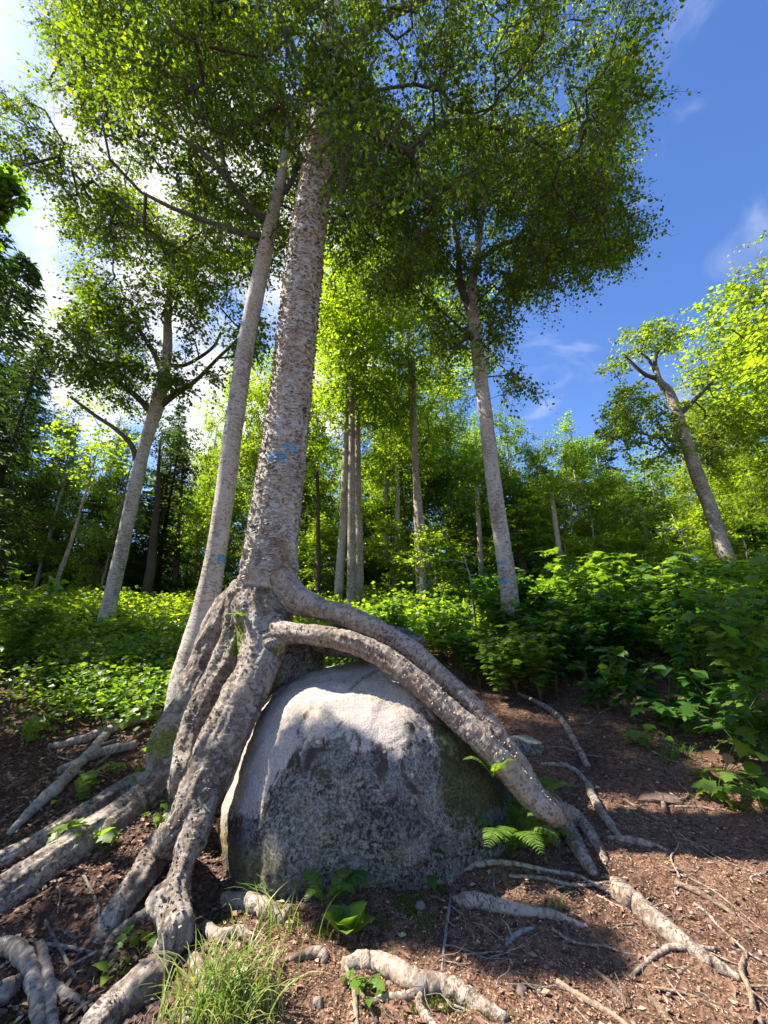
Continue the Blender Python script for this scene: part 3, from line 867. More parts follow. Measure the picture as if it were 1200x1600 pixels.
# main birch: the limbs and the crown overhead
limbs_main = [
 [(516, 185, 4.0, 7), (545, 182, 3.95, 6.5), (590, 212, 4.0, 6), (640, 236, 4.3, 5.5), (672, 205, 4.6, 4.6), (710, 190, 4.9, 4), (765, 195, 5.2, 3)],
 [(640, 236, 4.3, 5.5), (655, 285, 4.8, 4.5), (665, 330, 5.2, 3)],
 [(508, 190, 4.0, 5), (478, 120, 3.8, 4.5), (440, 30, 3.6, 4), (400, -80, 3.4, 3)],
 [(514, 90, 4.0, 8), (580, 40, 4.4, 7), (680, -10, 4.8, 6), (800, -60, 5.0, 4)],
 [(506, 200, 4.0, 7), (440, 150, 4.8, 6), (350, 120, 5.6, 5), (250, 110, 6.2, 4)],
 [(765, 195, 5.2, 4), (850, 230, 5.4, 3.5), (930, 330, 5.6, 2.5)],
]
nodes = list(smooth_path(strands['trunk'][10:], 4)[0])
limb_nodes = []
for lb in limbs_main:
    C, r = smooth_path(lb, 6)
    V_, Fs, bc = tube(C, r, 8, .06, True, 3.)
    mesh_np('limb', V_, Fs, M['branch'], None, broot, True, {'bark_co': bc})
    limb_nodes += list(C)
nodes += limb_nodes
POLY_ALL = [(-400, -900), (1130, -900), (1075, -40), (1045, 60), (1035, 160), (1000, 230), (1005, 300), (1015, 390), (985, 410), (950, 470), (900, 440), (850, 500), (780, 560), (700, 520), (620, 500), (560, 440), (520, 330), (470, 300),
            (420, 420), (330, 420), (220, 400), (110, 330), (30, 250), (-60, 140), (20, 110), (110, 100), (60, 40), (70, -60), (-100, -300)]
def keep_main(P):
    px, py = proj(P)
    px = px + 22 * noise(P, .9, 3.3); py = py + 22 * noise(P, .9, 8.8)
    ok = poly_in(px, py, POLY_ALL)
    return ok & ~gapmask(P, 1.0) & (P[:, 1] > -1.5)
km = lambda P: ~gapmask(P, 1.0)
T = np.vstack([fill([(200, -420), (1000, -420), (1030, -20), (1000, 60), (995, 160), (955, 210), (940, 300), (900, 330), (820, 300), (700, 300), (600, 330), (530, 300), (440, 240), (330, 200), (180, 160), (80, 60), (90, -60)], 2.6, 6.6, 1750, 11, .85, .15, 18, km),
               fill([(820, 180), (985, 200), (985, 290), (995, 375), (960, 390), (925, 445), (895, 420), (865, 460), (820, 420)], 4.6, 6.4, 230, 12, 1.0, -.05, 17, km),
               fill([(500, 150), (640, 200), (700, 330), (660, 430), (600, 470), (540, 420), (500, 330)], 4.6, 7.0, 260, 13, 1.0, .05, 17, km)])
ch, _ = grow(nodes, T, .4, .06, .0045, 1, .46)
wood(ch, M['branch'], broot)
P, D, N, L = spray(T, 48, .46, .45, .072, .36, .60, 5, None, 5)
m_ = ~gapmask(P, .92); P, D, N, L = P[m_], D[m_], N[m_], L[m_]
V_, Fa = leaves(P, D, N, L, DIAMOND, .95)
twigs(M['branch'], broot)
mesh_np('crown', V_, Fa, M['leaf_near'], None, broot, False, None, 'stuff')

# ------------------------------------------------------------------ traced single trees: stem and limbs where they stand
def traced_tree(name, label, stem, limbs, blobs_px, nT, leafmat, barkmat, per=40, spr=.36, L=.085, seed=1, poly=None, gaps=True, thr=-.1, nscale=.6,
                paint=None, pink=None, k=18, branch_mat='branch', group=None, twig=.0045, drop=.65, up=.38, fills=None):
    C, r = smooth_path(stem, 8)
    rt_ = empty(name, (C[0][0], C[0][1], hz1(C[0][0], C[0][1])), label, 'tree', group)
    C0 = C[0] - np.array([0, 0, max(C[0][2] - hz1(C[0][0], C[0][1]), 0) + .25]); 
    C = np.vstack([C0, C]); r = np.concatenate([[r[0] * 1.12], r])
    pa = [(W(px, py, Y), a_, b_) for px, py, Y, a_, b_ in paint] if paint else None
    trunk_mesh(C, r, k, M[barkmat], rt_, .07, seed * 3.1, pa, W(*pink) if pink else None)
    nodes = list(C[int(len(C) * .45):])
    for lb in limbs:
        Cl, rl = smooth_path(lb, 6)
        V_, Fs, bc = tube(Cl, rl, 8, .06, True, seed)
        mesh_np('limb', V_, Fs, M[branch_mat], None, rt_, True, {'bark_co': bc})
        nodes += list(Cl)
    def keep(P):
        m = np.ones(len(P), bool)
        if poly is not None:
            px, py = proj(P); m &= poly_in(px + 14 * noise(P, .9, 3.3), py + 14 * noise(P, .9, 8.8), poly)
        if gaps: m &= ~gapmask(P, .9)
        return m
    if blobs_px:
        bl = []
        for (px, py, Y, rx, ry, rz_) in blobs_px:
            bl.append((*W(px, py, Y), rx, ry, rz_))
        T = envelope(bl, nT, seed + 20, keep, nscale, thr) if not fills else \
            np.vstack([fill(f[0], f[1], f[2], f[3], seed + 20 + j, f[4], f[5], 18, (lambda P: ~gapmask(P, .9)) if gaps else None, f[6] if len(f) > 6 else 14) for j, f in enumerate(fills)])
        ch, _ = grow(nodes, T, .45, .05, twig, seed, .46)
        wood(ch, M[branch_mat], rt_)
        P, D, N, LL = spray(T, per, spr, .38, L, up, drop, seed + 5)
        if gaps: m_ = ~gapmask(P, .92); P, D, N, LL = P[m_], D[m_], N[m_], LL[m_]
        V_, Fa = leaves(P, D, N, LL, DIAMOND, 1.0)
        twigs(M[branch_mat], rt_)
        mesh_np('crown', V_, Fa, M[leafmat], None, rt_, False, None, 'stuff')
    return rt_

traced_tree('birch_tree', 'slender leaning birch stem with blue paint close behind the big birch',
    [(300, 1085, 4.75, 34), (307, 1030, 4.75, 30), (320, 960, 4.75, 20.5), (337, 870, 4.75, 15.5), (349, 790, 4.75, 14.6), (361, 700, 4.75, 14), (372, 620, 4.75, 13.4), (384, 540, 4.75, 12.8), (400, 460, 4.75, 12.5), (415, 390, 4.75, 11.5), (430, 320, 4.75, 9), (442, 260, 4.8, 7), (455, 190, 4.9, 5)],
    [[(418, 372, 4.75, 6), (380, 365, 4.7, 5), (330, 348, 4.7, 4), (270, 325, 4.7, 3.2), (220, 300, 4.7, 2.4)],
     [(422, 345, 4.75, 6), (390, 325, 4.7, 5.5), (362, 290, 4.65, 5), (335, 255, 4.6, 4), (290, 220, 4.5, 3), (230, 180, 4.4, 2)],
     [(362, 290, 4.65, 4), (350, 255, 4.7, 3.4), (345, 215, 4.8, 3)],
     [(432, 310, 4.75, 5), (455, 285, 4.9, 4), (470, 240, 5.1, 3)]],
    [(330, 200, 5.0, 2.4, 2.0, 1.5), (220, 260, 5.2, 2.1, 1.8, 1.2), (120, 200, 5.2, 1.9, 1.8, 1.3), (260, 350, 5.2, 1.4, 1.2, .8), (400, 260, 5.4, 1.5, 1.5, 1.2), (50, 170, 5.4, 1.2, 1.4, 1.2), (160, 80, 5.2, 1.5, 1.6, 1.6), (300, 400, 5.6, 1.6, 1.3, .8)],
    1150, 'leaf_near', 'birch', 36, .46, .085, 31, [(40, -100), (460, -100), (480, 330), (410, 430), (300, 440), (200, 420), (100, 340), (0, 240), (-80, 130), (50, 110), (120, 120), (60, 20)],
    paint=[(325, 872, 4.6, .12, .035), (345, 868, 4.6, .1, .03), (338, 880, 4.6, .1, .03)], pink=(328, 884, 4.6),
    fills=[([(60, 10), (200, -60), (420, 60), (500, 230), (500, 330), (430, 420), (360, 400), (250, 400), (150, 360), (90, 290), (0, 250), (-60, 150), (20, 125), (110, 120)], 4.2, 7.2, 1150, .9, .06)])

traced_tree('birch_tree', 'crooked pale birch with wide forks standing in the sunny ground cover',
    [(163, 985, 8.5, 12.5), (174, 930, 8.5, 10.8), (190, 860, 8.5, 10), (204, 795, 8.5, 9.5), (218, 730, 8.5, 9), (231, 680, 8.5, 8.6), (245, 635, 8.5, 10), (255, 590, 8.5, 8.5), (262, 540, 8.5, 7), (262, 490, 8.5, 5.5), (268, 430, 8.5, 4), (275, 370, 8.6, 3)],
    [[(240, 650, 8.5, 6), (222, 628, 8.4, 5), (190, 600, 8.2, 4), (160, 575, 8.0, 3.2), (125, 545, 7.8, 2.6), (90, 505, 7.6, 2)],
     [(216, 728, 8.5, 5), (205, 695, 8.4, 4), (180, 670, 8.3, 3.4), (150, 650, 8.2, 3), (110, 620, 8.0, 2)],
     [(248, 635, 8.5, 6), (275, 615, 8.6, 4.5), (305, 595, 8.7, 3.5), (340, 560, 8.8, 2.6), (372, 530, 8.9, 2)],
     [(256, 590, 8.5, 5), (240, 550, 8.5, 4), (215, 510, 8.5, 3.4), (205, 470, 8.5, 2.6)],
     [(260, 570, 8.5, 4), (290, 570, 8.6, 3), (330, 545, 8.7, 2.4), (345, 520, 8.8, 1.8)]],
    [(250, 420, 8.8, 2.4, 1.9, 1.6), (170, 470, 8.6, 1.9, 1.6, 1.3), (320, 480, 8.9, 1.7, 1.5, 1.3), (130, 400, 8.8, 1.5, 1.5, 1.2), (330, 380, 9.2, 1.8, 1.6, 1.3), (250, 540, 8.6, 1.9, 1.4, .6), (120, 520, 8.0, .9, .9, .5), (200, 350, 9.2, 2.2, 1.6, 1.4), (400, 450, 9.5, 1.4, 1.4, 1.6), (170, 570, 8.0, 1.1, 1.0, .5), (330, 570, 8.8, 1.1, 1.0, .5)],
    1050, 'leaf_near', 'birch', 34, .52, .10, 33, [(80, 330), (430, 330), (400, 520), (360, 580), (270, 600), (160, 570), (90, 530), (110, 460)],
    paint=[(178, 925, 8.2, .3, .10)], k=14, twig=.005,
    fills=[([(110, 300), (430, 300), (430, 420), (410, 520), (370, 590), (300, 625), (255, 600), (200, 640), (120, 590), (80, 520), (130, 460), (110, 380)], 7.2, 10.2, 900, .8, .10)])

traced_tree('birch_tree', 'flaky barked birch with a forked top rising behind the right shrubs',
    [(799, 960, 7.0, 15.5), (794, 910, 7.0, 13.5), (786, 860, 7.0, 12.8), (776, 790, 7.0, 12), (767, 720, 7.0, 11.2), (759, 650, 7.0, 10.7), (751, 590, 7.0, 10.5), (744, 530, 7.0, 9.7), (737, 480, 7.0, 9), (738, 440, 7.05, 7.5), (744, 400, 7.1, 6.5), (752, 340, 7.2, 5), (758, 280, 7.3, 4)],
    [[(736, 490, 7.0, 6), (726, 465, 6.95, 5.5), (718, 435, 6.9, 5), (716, 390, 6.9, 4.5), (706, 340, 6.9, 3)],
     [(738, 520, 7.0, 3.5), (715, 540, 6.9, 2.4), (700, 560, 6.8, 1.6)],
     [(744, 410, 7.1, 4.5), (790, 380, 7.1, 3.6), (850, 375, 7.1, 3), (905, 400, 7.1, 2)],
     [(752, 350, 7.2, 4), (720, 290, 7.4, 3), (680, 250, 7.6, 2)]],
    [(740, 300, 7.4, 2.4, 2.0, 1.6), (660, 350, 7.6, 1.8, 1.6, 1.3), (830, 330, 7.2, 1.7, 1.6, 1.2), (700, 430, 7.4, 1.4, 1.2, .8), (800, 440, 7.0, 1.2, 1.2, .8), (600, 300, 7.8, 1.5, 1.5, 1.3), (800, 520, 6.9, .6, .6, .7), (900, 410, 7.0, .7, .8, .5), (700, 520, 6.9, .5, .5, .5)],
    1150, 'leaf_near', 'birch', 38, .48, .09, 35, None, paint=[(787, 905, 6.7, .25, .08), (785, 875, 6.7, .2, .06)], k=16,
    fills=[([(540, 200), (700, 170), (880, 230), (940, 330), (985, 400), (930, 420), (870, 430), (850, 495), (800, 460), (790, 560), (830, 600), (780, 620), (740, 520), (690, 560), (660, 480), (600, 470), (560, 380)], 6.2, 8.8, 1250, .9, .02)])

traced_tree('maple_tree', 'leaning maple with a nearly bare twisted top beside the open sky',
    [(1165, 950, 11, 11), (1148, 900, 11, 10), (1128, 850, 11, 10), (1108, 790, 11, 9.6), (1090, 745, 11, 9.2), (1077, 705, 11, 9), (1066, 675, 11, 8.5), (1056, 640, 11, 7), (1044, 612, 11, 7), (1030, 595, 11, 5), (1024, 575, 11, 4)],
    [[(1028, 592, 11, 4), (1008, 585, 11, 3), (990, 570, 11, 2.4), (972, 552, 11, 1.8)],
     [(1024, 578, 11, 3.4), (1025, 555, 11, 2.8), (1040, 535, 11, 2), (1052, 520, 11, 1.5)],
     [(1024, 580, 11, 3), (1012, 560, 11, 2), (996, 548, 11, 1.6)],
     [(1066, 680, 11, 5), (1050, 688, 11, 4), (1040, 678, 11, 3)],
     [(1058, 650, 11, 5), (1075, 635, 11, 4), (1095, 615, 11, 3), (1120, 590, 11, 2)]],
    [(1010, 530, 11, .8, .8, .35), (975, 570, 11, .5, .7, .35), (1000, 640, 11, 1.0, 1.0, .75), (1050, 700, 11.2, .9, 1, .4), (965, 640, 11, .4, .6, .4), (1100, 640, 11.5, .8, 1, .6), (985, 665, 11, .7, .8, .45), (1015, 690, 11, .6, .8, .4)],
    300, 'leaf_yellow', 'grey_bark', 34, L=.12, seed=37, poly=None, gaps=False, thr=-.3, k=12, twig=.006,
    fills=[([(945, 560), (985, 520), (1035, 508), (1065, 545), (1030, 560), (990, 560), (975, 590), (948, 590)], 10.3, 11.7, 46, .8, -.2, 6),
           ([(945, 640), (975, 600), (1030, 600), (1060, 660), (1065, 720), (1020, 720), (985, 700), (950, 680)], 10, 12, 110, 1.3, .05, 6), ([(1060, 640), (1130, 600), (1180, 680), (1130, 740), (1085, 700)], 11, 12.5, 90, 1.2, 0)], spr=.50)

# ------------------------------------------------------------------ prototypes for the forest behind
def copy_tree(src, loc, s, rz, label, group=None, sz=1.0):
    c_ = src.copy(); COL.objects.link(c_)
    c_.location = loc; c_.rotation_euler = (0, 0, rz); c_.scale = (s, s, s * sz)
    c_['label'] = label
    if group: c_['group'] = group
    for ch_ in PARTS[src.name]:
        d = ch_.copy(); COL.objects.link(d); d.parent = c_
    return c_
PARTS = {}
def proto_broad(name, H, R_, nT, leafmat, barkmat, seed, low=.3, L=.13, per=30, lean=.4, trunk_r=.13, spr=.62, spread=1.0):
    r_ = np.random.default_rng(seed)
    rt_ = empty(name, (0, 0, 0), 'x', 'tree')
    k = 9; zz = np.linspace(-.3, H * .93, k)
    wob = np.cumsum(r_.normal(size=(k, 2)) * .10, 0) * lean + np.outer(zz / H, r_.normal(size=2) * lean)
    C = catmull(np.stack([wob[:, 0], wob[:, 1], zz], -1), 4)
    r = np.interp(C[:, 2], [0, .3, H * .5, H], [trunk_r * 1.35, trunk_r, trunk_r * .7, .02])
    a = trunk_mesh(C, r, 9, M[barkmat], rt_, .06, seed)
    bl = []
    for i in range(15):
        u = i / 14; z = H * (low + (1 - low) * u)
        rad_ = R_ * math.sin(math.pi * min(.98, .18 + .80 * u)) ** .7 * spread
        an = r_.uniform(0, 6.28); q = r_.uniform(.35, .8) * rad_
        bl.append((q * math.cos(an), q * math.sin(an), z, rad_ * .55, rad_ * .55, H * .065))
    T = envelope(bl, nT, seed, None, 1.0, -.08)
    ch_, _ = grow(list(C[int(len(C) * .25):]), T, .6, .06, .006, seed, .42)
    b_ = wood(ch_, M['branch'], rt_, kmax=4)
    P, D, N, LL = spray(T, per, spr, .30, L, .6, .3, seed + 1)
    V_, Fa = leaves(P, D, N, LL, DIAMOND, 1.15)
    c_ = mesh_np('crown', V_, Fa, M[leafmat], None, rt_, False, None, 'stuff')
    PARTS[rt_.name] = [a, b_, c_, twigs(M['branch'], rt_)]
    return rt_
def proto_conifer(name, H, R_, seed, leafmat='needle', dens=1.0, low=.12):
    r_ = np.random.default_rng(seed)
    rt_ = empty(name, (0, 0, 0), 'x', 'tree')
    C = np.stack([np.zeros(12), np.zeros(12), np.linspace(-.3, H, 12)], -1)
    a = trunk_mesh(C, np.linspace(.17, .015, 12), 8, M['dark_bark'], rt_, .05, seed)
    A = Acc(); Ps, Ds, Ns, Ls = [], [], [], []
    z = H * low
    while z < H * .985:
        u = z / H; rad_ = R_ * (1 - u) ** .8 * (1 if u > .25 else .75)
        for j in range(int(6 * dens)):
            an = r_.uniform(0, 6.28); l = rad_ * r_.uniform(.6, 1.1) + .15
            dr = np.array([math.cos(an), math.sin(an), 0]); s_ = np.linspace(0, 1, 6)
            Cb = np.array([0, 0, z]) + dr * l * s_[:, None] + np.array([0, 0, 1]) * (-.28 * l * s_ + .18 * l * s_ ** 3)[:, None]
            V_, Fs, bc = tube(Cb, np.linspace(.02, .004, 6), 3, 0, False)
            A.add(V_, Fs, bc)
            m = int(44 * l / R_ * dens) + 14
            q = r_.uniform(.12, 1, m) ** .8
            side = np.cross(dr, [0, 0, 1.0]); w = r_.uniform(-1, 1, m) * .32 * l * (1.05 - q)
            Pb = np.array([np.interp(q, s_, Cb[:, c2]) for c2 in range(3)]).T + side * w[:, None] + r_.normal(size=(m, 3)) * .03 - np.array([0, 0, 1]) * (np.abs(w) * .25)[:, None]
            Db = norm(dr * .8 + side * np.sign(w)[:, None] * .9 + np.array([0, 0, -.35]) + r_.normal(size=(m, 3)) * .25)
            Ps.append(Pb); Ds.append(Db); Ns.append(norm(r_.normal(size=(m, 3)) * .4 + np.array([0, 0, 1]))); Ls.append(r_.uniform(.16, .30, m))
        z += H * .021 / dens
    b_ = A.build('branch', M['dark_bark'], rt_, kind='stuff')
    V_, Fa = leaves(np.vstack(Ps), np.vstack(Ds), np.vstack(Ns), np.concatenate(Ls), DIAMOND, .42)
    c_ = mesh_np('crown', V_, Fa, M[leafmat], None, rt_, False, None, 'stuff')
    PARTS[rt_.name] = [a, b_, c_]
    return rt_
prot = {
 'bright': proto_broad('maple_tree', 12, 3.0, 520, 'leaf_bright', 'grey_bark', 51, .22),
 'bright2': proto_broad('maple_tree', 12, 3.4, 560, 'leaf_bright', 'grey_bark', 52, .12, spread=1.05),
 'mid': proto_broad('beech_tree', 12, 3.0, 560, 'leaf_mid', 'grey_bark', 53, .25),
 'mid2': proto_broad('beech_tree', 12, 2.6, 480, 'leaf_mid', 'birch', 54, .15),
 'tall': proto_broad('maple_tree', 14, 3.6, 420, 'leaf_bright', 'birch', 55, .46, trunk_r=.15, lean=.25),
 'yellow': proto_broad('maple_tree', 12, 3.2, 600, 'leaf_yellow', 'grey_bark', 56, .18),
 'sapling': proto_broad('sapling_tree', 5, 1.5, 200, 'leaf_bright', 'grey_bark', 57, .12, L=.12, per=30, trunk_r=.04, spr=.36),
 'spruce': proto_conifer('spruce_tree', 14, 2.4, 61),
 'hemlock': proto_conifer('hemlock_tree', 13, 3.2, 62, dens=1.15, low=.05),
 'youngfir': proto_conifer('young_fir', 3.2, 1.1, 63, 'leaf_mid', .6, .03),
}
PH = {'bright': 12, 'bright2': 12, 'mid': 12, 'mid2': 12, 'tall': 14, 'yellow': 12, 'sapling': 5, 'spruce': 14, 'hemlock': 13, 'youngfir': 3.2}
used_p = set()
def plant_tree(kind, px, top, Y, rz, label, group=None, wide=1.0, basepx=None):
    """a tree whose tip stands at (px, top) in the view, Y metres away"""
    p = W(px, top, Y); x, y = p[0], Y
    g = hz1(x, y) - .05
    s = max((p[2] - g) / PH[kind], .15)
    src = prot[kind]
    if kind not in used_p:
        used_p.add(kind); o = src
        o.location = (x, y, g); o.rotation_euler = (0, 0, rz); o.scale = (s * wide, s * wide, s)
        o['label'] = label
        if group: o['group'] = group
        return o
    return copy_tree(src, (x, y, g), s * wide, rz, label, group, 1 / wide)

FOREST = [
 # kind, px, top, Y, width, label
 ('hemlock', -15, 285, 8.5, 1.1, 'huge dark hemlock at the edge of the view with drooping boughs'),
 ('hemlock', 40, 400, 17, 1.2, 'dark hemlock behind the huge one, cut by the frame edge'),
 ('hemlock', 75, 520, 12.5, .9, 'dark hemlock between the huge one and the crooked birch'),
 ('hemlock', 0, 600, 11, 1.2, 'low spreading hemlock under the huge one at the frame edge'),
 ('spruce', -30, 400, 24, 1.1, 'dark spruce deep in the shade of the hemlocks'),
 ('spruce', 285, 628, 26, .9, 'pointed spruce top showing between the two birch trunks'),
 ('spruce', 200, 668, 24, 1.0, 'shorter dark spruce behind the crooked birch'),
 ('spruce', 335, 690, 24, 1.0, 'dark spruce just left of the leaning stem'),
 ('hemlock', 120, 660, 20, .8, 'dark hemlock behind the thin leaning sapling'),
 ('spruce', 500, 655, 20, 1.1, 'dark spruce right beside the big birch trunk'),
 ('spruce', 595, 640, 30, 1.0, 'distant spruce between the slender mid stems'),
 ('hemlock', 60, 560, 22, .9, 'tall dark conifer filling the far corner'),
 ('bright', 130, 640, 17, .9, 'bright lime maple lit from behind near the hemlocks'),
 ('bright2', 215, 655, 15, .6, 'low bright maple behind the crooked birch trunk'),
 ('bright', 385, 555, 14, .7, 'lime green maple filling the gap between the two birch trunks'),
 ('bright2', 340, 640, 18, .6, 'yellow green maple low between the birch trunks'),
 ('mid', 470, 600, 18, .7, 'green maple peeking out right of the big trunk'),
 ('tall', 548, 380, 13, .9, 'tall slim maple with pale stem, first right of the big trunk'),
 ('tall', 565, 430, 14.5, .8, 'tall slim twin stem close beside the first slim maple'),
 ('tall', 642, 420, 13, .9, 'tall slim dark stemmed maple in the middle of the view'),
 ('tall', 600, 560, 19, 1.0, 'loose crowned maple between the slim maples'),
 ('tall', 700, 560, 20, 1.0, 'tall airy maple left of the forked birch, farther back'),
 ('tall', 470, 560, 19, 1.0, 'tall airy maple behind the big trunk'),
 ('bright', 620, 640, 20, .8, 'bright maple low between the slim stems'),
 ('bright2', 700, 636, 19, .8, 'bright rounded maple left of the forked birch'),
 ('mid', 790, 640, 20, .8, 'rounded green tree right behind the forked birch'),
 ('mid2', 745, 655, 24, 1.0, 'mid green tree behind the trunk of the forked birch'),
 ('mid', 870, 672, 14, .8, 'dark green beech with pale lower stem against the blue sky'),
 ('mid2', 925, 690, 23, 1.0, 'bluish green round tree at the low point of the tree line'),
 ('bright', 965, 745, 18, .8, 'small light green maple under the leaning one'),
 ('mid', 1010, 705, 21, 1.0, 'soft green tree behind the leaning maple'),
 ('yellow', 1190, 395, 12.5, .9, 'tall golden green maple at the far side of the path'),
 ('bright2', 1225, 400, 11, 1.15, 'full light green maple standing nearest the frame edge beyond the path'),
 ('bright', 1165, 500, 15, 1.0, 'light green maple between the golden one and the leaning trunk'),
 ('yellow', 1120, 560, 15, .85, 'golden green maple behind the leaning trunk'),
 ('bright2', 1075, 660, 17, .8, 'light green maple below the leaning trunk'),
 ('mid2', 1230, 600, 10.5, .8, 'bluish green maple cut by the frame edge beyond the shrubs'),
 ('bright', 1160, 720, 13, .8, 'bright low maple behind the right shrubs'),
]
for i, (kd, px, top, Y, wd, lab) in enumerate(FOREST):
    plant_tree(kd, px, top, Y, (i * 2.4) % 6.28, lab, None, wd)
for kd, x_, y_, s_, lb_ in (('mid', -4.8, 2.9, .38, 'small unseen beech added beside the big left roots to shade the hollow'), ('hemlock', -6.0, 4.7, .45, 'young hemlock added up the slope to shade the left roots'), ('mid', -4.7, 1.7, .34, 'lowest of the small unseen beeches added to shade the left roots')):  # trees added at the left, mostly out of view, to shade roots and hollow
    copy_tree(prot[kd], (x_, y_, hz1(x_, y_)), s_, x_ * 3 + y_, lb_, None, .95)
rt_ = empty('beech_tree', (-5.6, 4.1, hz1(-5.6, 4.1)), 'thin young beech added beside the left roots, its high tuft shaped to shade the soil before the boulder', 'tree')  # added tree: stands outside the view to cast shade before the boulder
C = catmull(np.array([[-5.6, 4.1, hz1(-5.6, 4.1) - .3], [-5.6, 4.0, 3], [-5.5, 3.9, 5.5], [-5.4, 3.88, 7.3]]), 6)
trunk_mesh(C, np.linspace(.07, .02, len(C)), 8, M['grey_bark'], rt_, .05, 9.)
T = envelope([(-5.45, 3.90, 6.9, .40, .15, .42), (-5.45, 3.85, 7.45, .40, .15, .35)], 70, 444, None, 1.5, -.35)  # tuft placed and sized for the shadow it throws
chs, _ = grow(list(C[-10:]), T, .3, .05, .004, 9); wood(chs, M['branch'], rt_)
P, D, N, LL = spray(T, 60, .15, .4, .085, .5, .3, 445)
V_, Fa = leaves(P, D, N, LL, DIAMOND, 1.3); twigs(M['branch'], rt_)
mesh_np('crown', V_, Fa, M['leaf_mid'], None, rt_, False, None, 'stuff')
# smaller trees that close the view between the stems
r2 = np.random.default_rng(91)
for i in range(44):
    px = -40 + i * 29 + r2.uniform(-12, 12)
    Y = r2.uniform(19, 30); top = 705 + r2.uniform(-45, 45)
    if 940 < px < 1010: top += 40
    kd = ['mid', 'bright', 'mid2', 'bright2', 'spruce', 'hemlock'][int(r2.choice(6, p=[.28, .22, .2, .1, .12, .08]))]
    if px < 340: kd = ['spruce', 'hemlock', 'mid', 'bright'][int(r2.choice(4, p=[.25, .5, .1, .15]))]; Y *= .75
    plant_tree(kd, px, top, Y, r2.uniform(0, 6.28), 'one of the far trees that close the hillside beyond the clearing', 'far trees on the hillside', 1.25)
for i in range(34):
    px = 60 + i * 34 + r2.uniform(-14, 14)
    Y = r2.uniform(10.5, 18); top = 825 + r2.uniform(-40, 35)
    if 330 < px < 480: continue
    if px < 340: Y = r2.uniform(16, 20); top = 850 + r2.uniform(-15, 15)
    kd = 'sapling' if r2.random() < .8 else 'youngfir'
    plant_tree(kd, px, top, Y, r2.uniform(0, 6.28), 'young green sapling in the undergrowth below the forest edge' if kd == 'sapling' else 'young fir in the undergrowth below the forest edge',
               'saplings in the undergrowth' if kd == 'sapling' else 'young firs in the undergrowth', 1.3)
# bare stems that stand in front of them
STEMS = [((548, 945), (549, 860), (549, 760), (550, 680), (549, 590), 12, 7, 'straight pale stem, front one of the close pair right of the big trunk'),
         ((563, 945), (562, 860), (560, 780), (559, 700), (558, 640), 12.6, 6.5, 'straight grey stem, rear one of the close pair right of the big trunk'),
         ((618, 910), (620, 850), (621, 790), (620, 740), (618, 690), 16, 4.5, 'thin pale stem half way between the pair and the dark stem'),
         ((662, 950), (660, 880), (653, 790), (648, 690), (645, 560), 12, 6.5, 'slender dark brown stem in the middle of the view'),
         ((670, 915), (665, 860), (659, 810), (655, 765), (650, 720), 14, 4, 'thin white stem leaning behind the slender dark one'),
         ((753, 930), (752, 890), (750, 850), (747, 800), (745, 760), 15, 5, 'short pale stem left of the forked birch trunk'),
         ((886, 950), (882, 900), (874, 860), (868, 820), (862, 770), 13, 5.5, 'white stem curving up to the dark green beech'),
         ((1028, 935), (1020, 890), (1012, 850), (1006, 820), (1000, 790), 12, 3, 'thin brown stem leaning under the light maples'),
         ((497, 925), (498, 870), (497, 820), (497, 780), (496, 740), 14, 4, 'thin dark stem just right of the big trunk'),
         ((236, 890), (240, 840), (245, 790), (248, 730), (250, 690), 14, 7, 'dark straight trunk behind the crooked birch'),
         ((92, 900), (110, 850), (125, 800), (140, 750), (152, 705), 11, 3.5, 'thin brown sapling leaning over the ground cover'),
         ((745, 1000), (740, 950), (735, 905), (728, 880), (724, 860), 8, 2.2, 'thin bare sapling with a kink in the right undergrowth'),
         ((276, 885), (278, 850), (282, 800), (284, 760), (285, 720), 16, 4.5, 'dim trunk between the crooked birch and the leaning stem')]
for i, s_ in enumerate(STEMS):
    pts, Y, rp, lab = s_[:5], s_[5], s_[6], s_[7]
    st_ = [(q[0], q[1], Y, rp * (1 - (.20 if i in (9, 10, 11, 12) else .10) * j)) for j, q in enumerate(pts)]
    C, r = smooth_path(st_, 6)
    C = np.vstack([C[0] - np.array([0, 0, max(.3, C[0][2] - hz1(C[0][0], C[0][1]) + .2)]), C]); r = np.concatenate([[r[0] * 1.25], r])
    rt_ = empty('slender_tree', (C[0][0], C[0][1], hz1(C[0][0], C[0][1])), lab, 'tree')
    bm_ = 'birch' if i in (2, 4, 5, 6) else ('dark_bark' if i in (8, 9, 12) else 'grey_bark')
    trunk_mesh(C, r, 10, M[bm_], rt_, .05, i * 2.2)
    rs = np.random.default_rng(200 + i)
    if i in (9, 10, 12, 11):      # a few dead side twigs
        chs = []
        for _ in range(7):
            a_ = C[rs.integers(len(C) // 3, len(C))]; d_ = norm(rs.normal(size=3) * np.array([1, 1, .3])) * rs.uniform(.3, .9) * (Y / 14)
            chs.append((np.array([a_, a_ + d_ * .5 + [0, 0, .04], a_ + d_]), np.array([.012, .008, .004])))
        wood(chs, M[bm_], rt_)
    if i != 11:                   # a small crown round its tip
        top_ = C[-1]
        T = envelope([(top_[0], top_[1], top_[2] + .3, 1.1, 1.1, 1.3)], 46, 300 + i, None, .8, -.2)
        chs, _ = grow(list(C[-14:]), T, .4, .05, .005, i)
        wood(chs, M['branch'], rt_)
        P, D, N, LL = spray(T, 34, .42, .35, .11, .5, .35, i)
        V_, Fa = leaves(P, D, N, LL)
        mesh_np('crown', V_, Fa, M['needle' if i in (9, 12) else ('leaf_mid' if i % 2 else 'leaf_bright')], None, rt_, False, None, 'stuff')

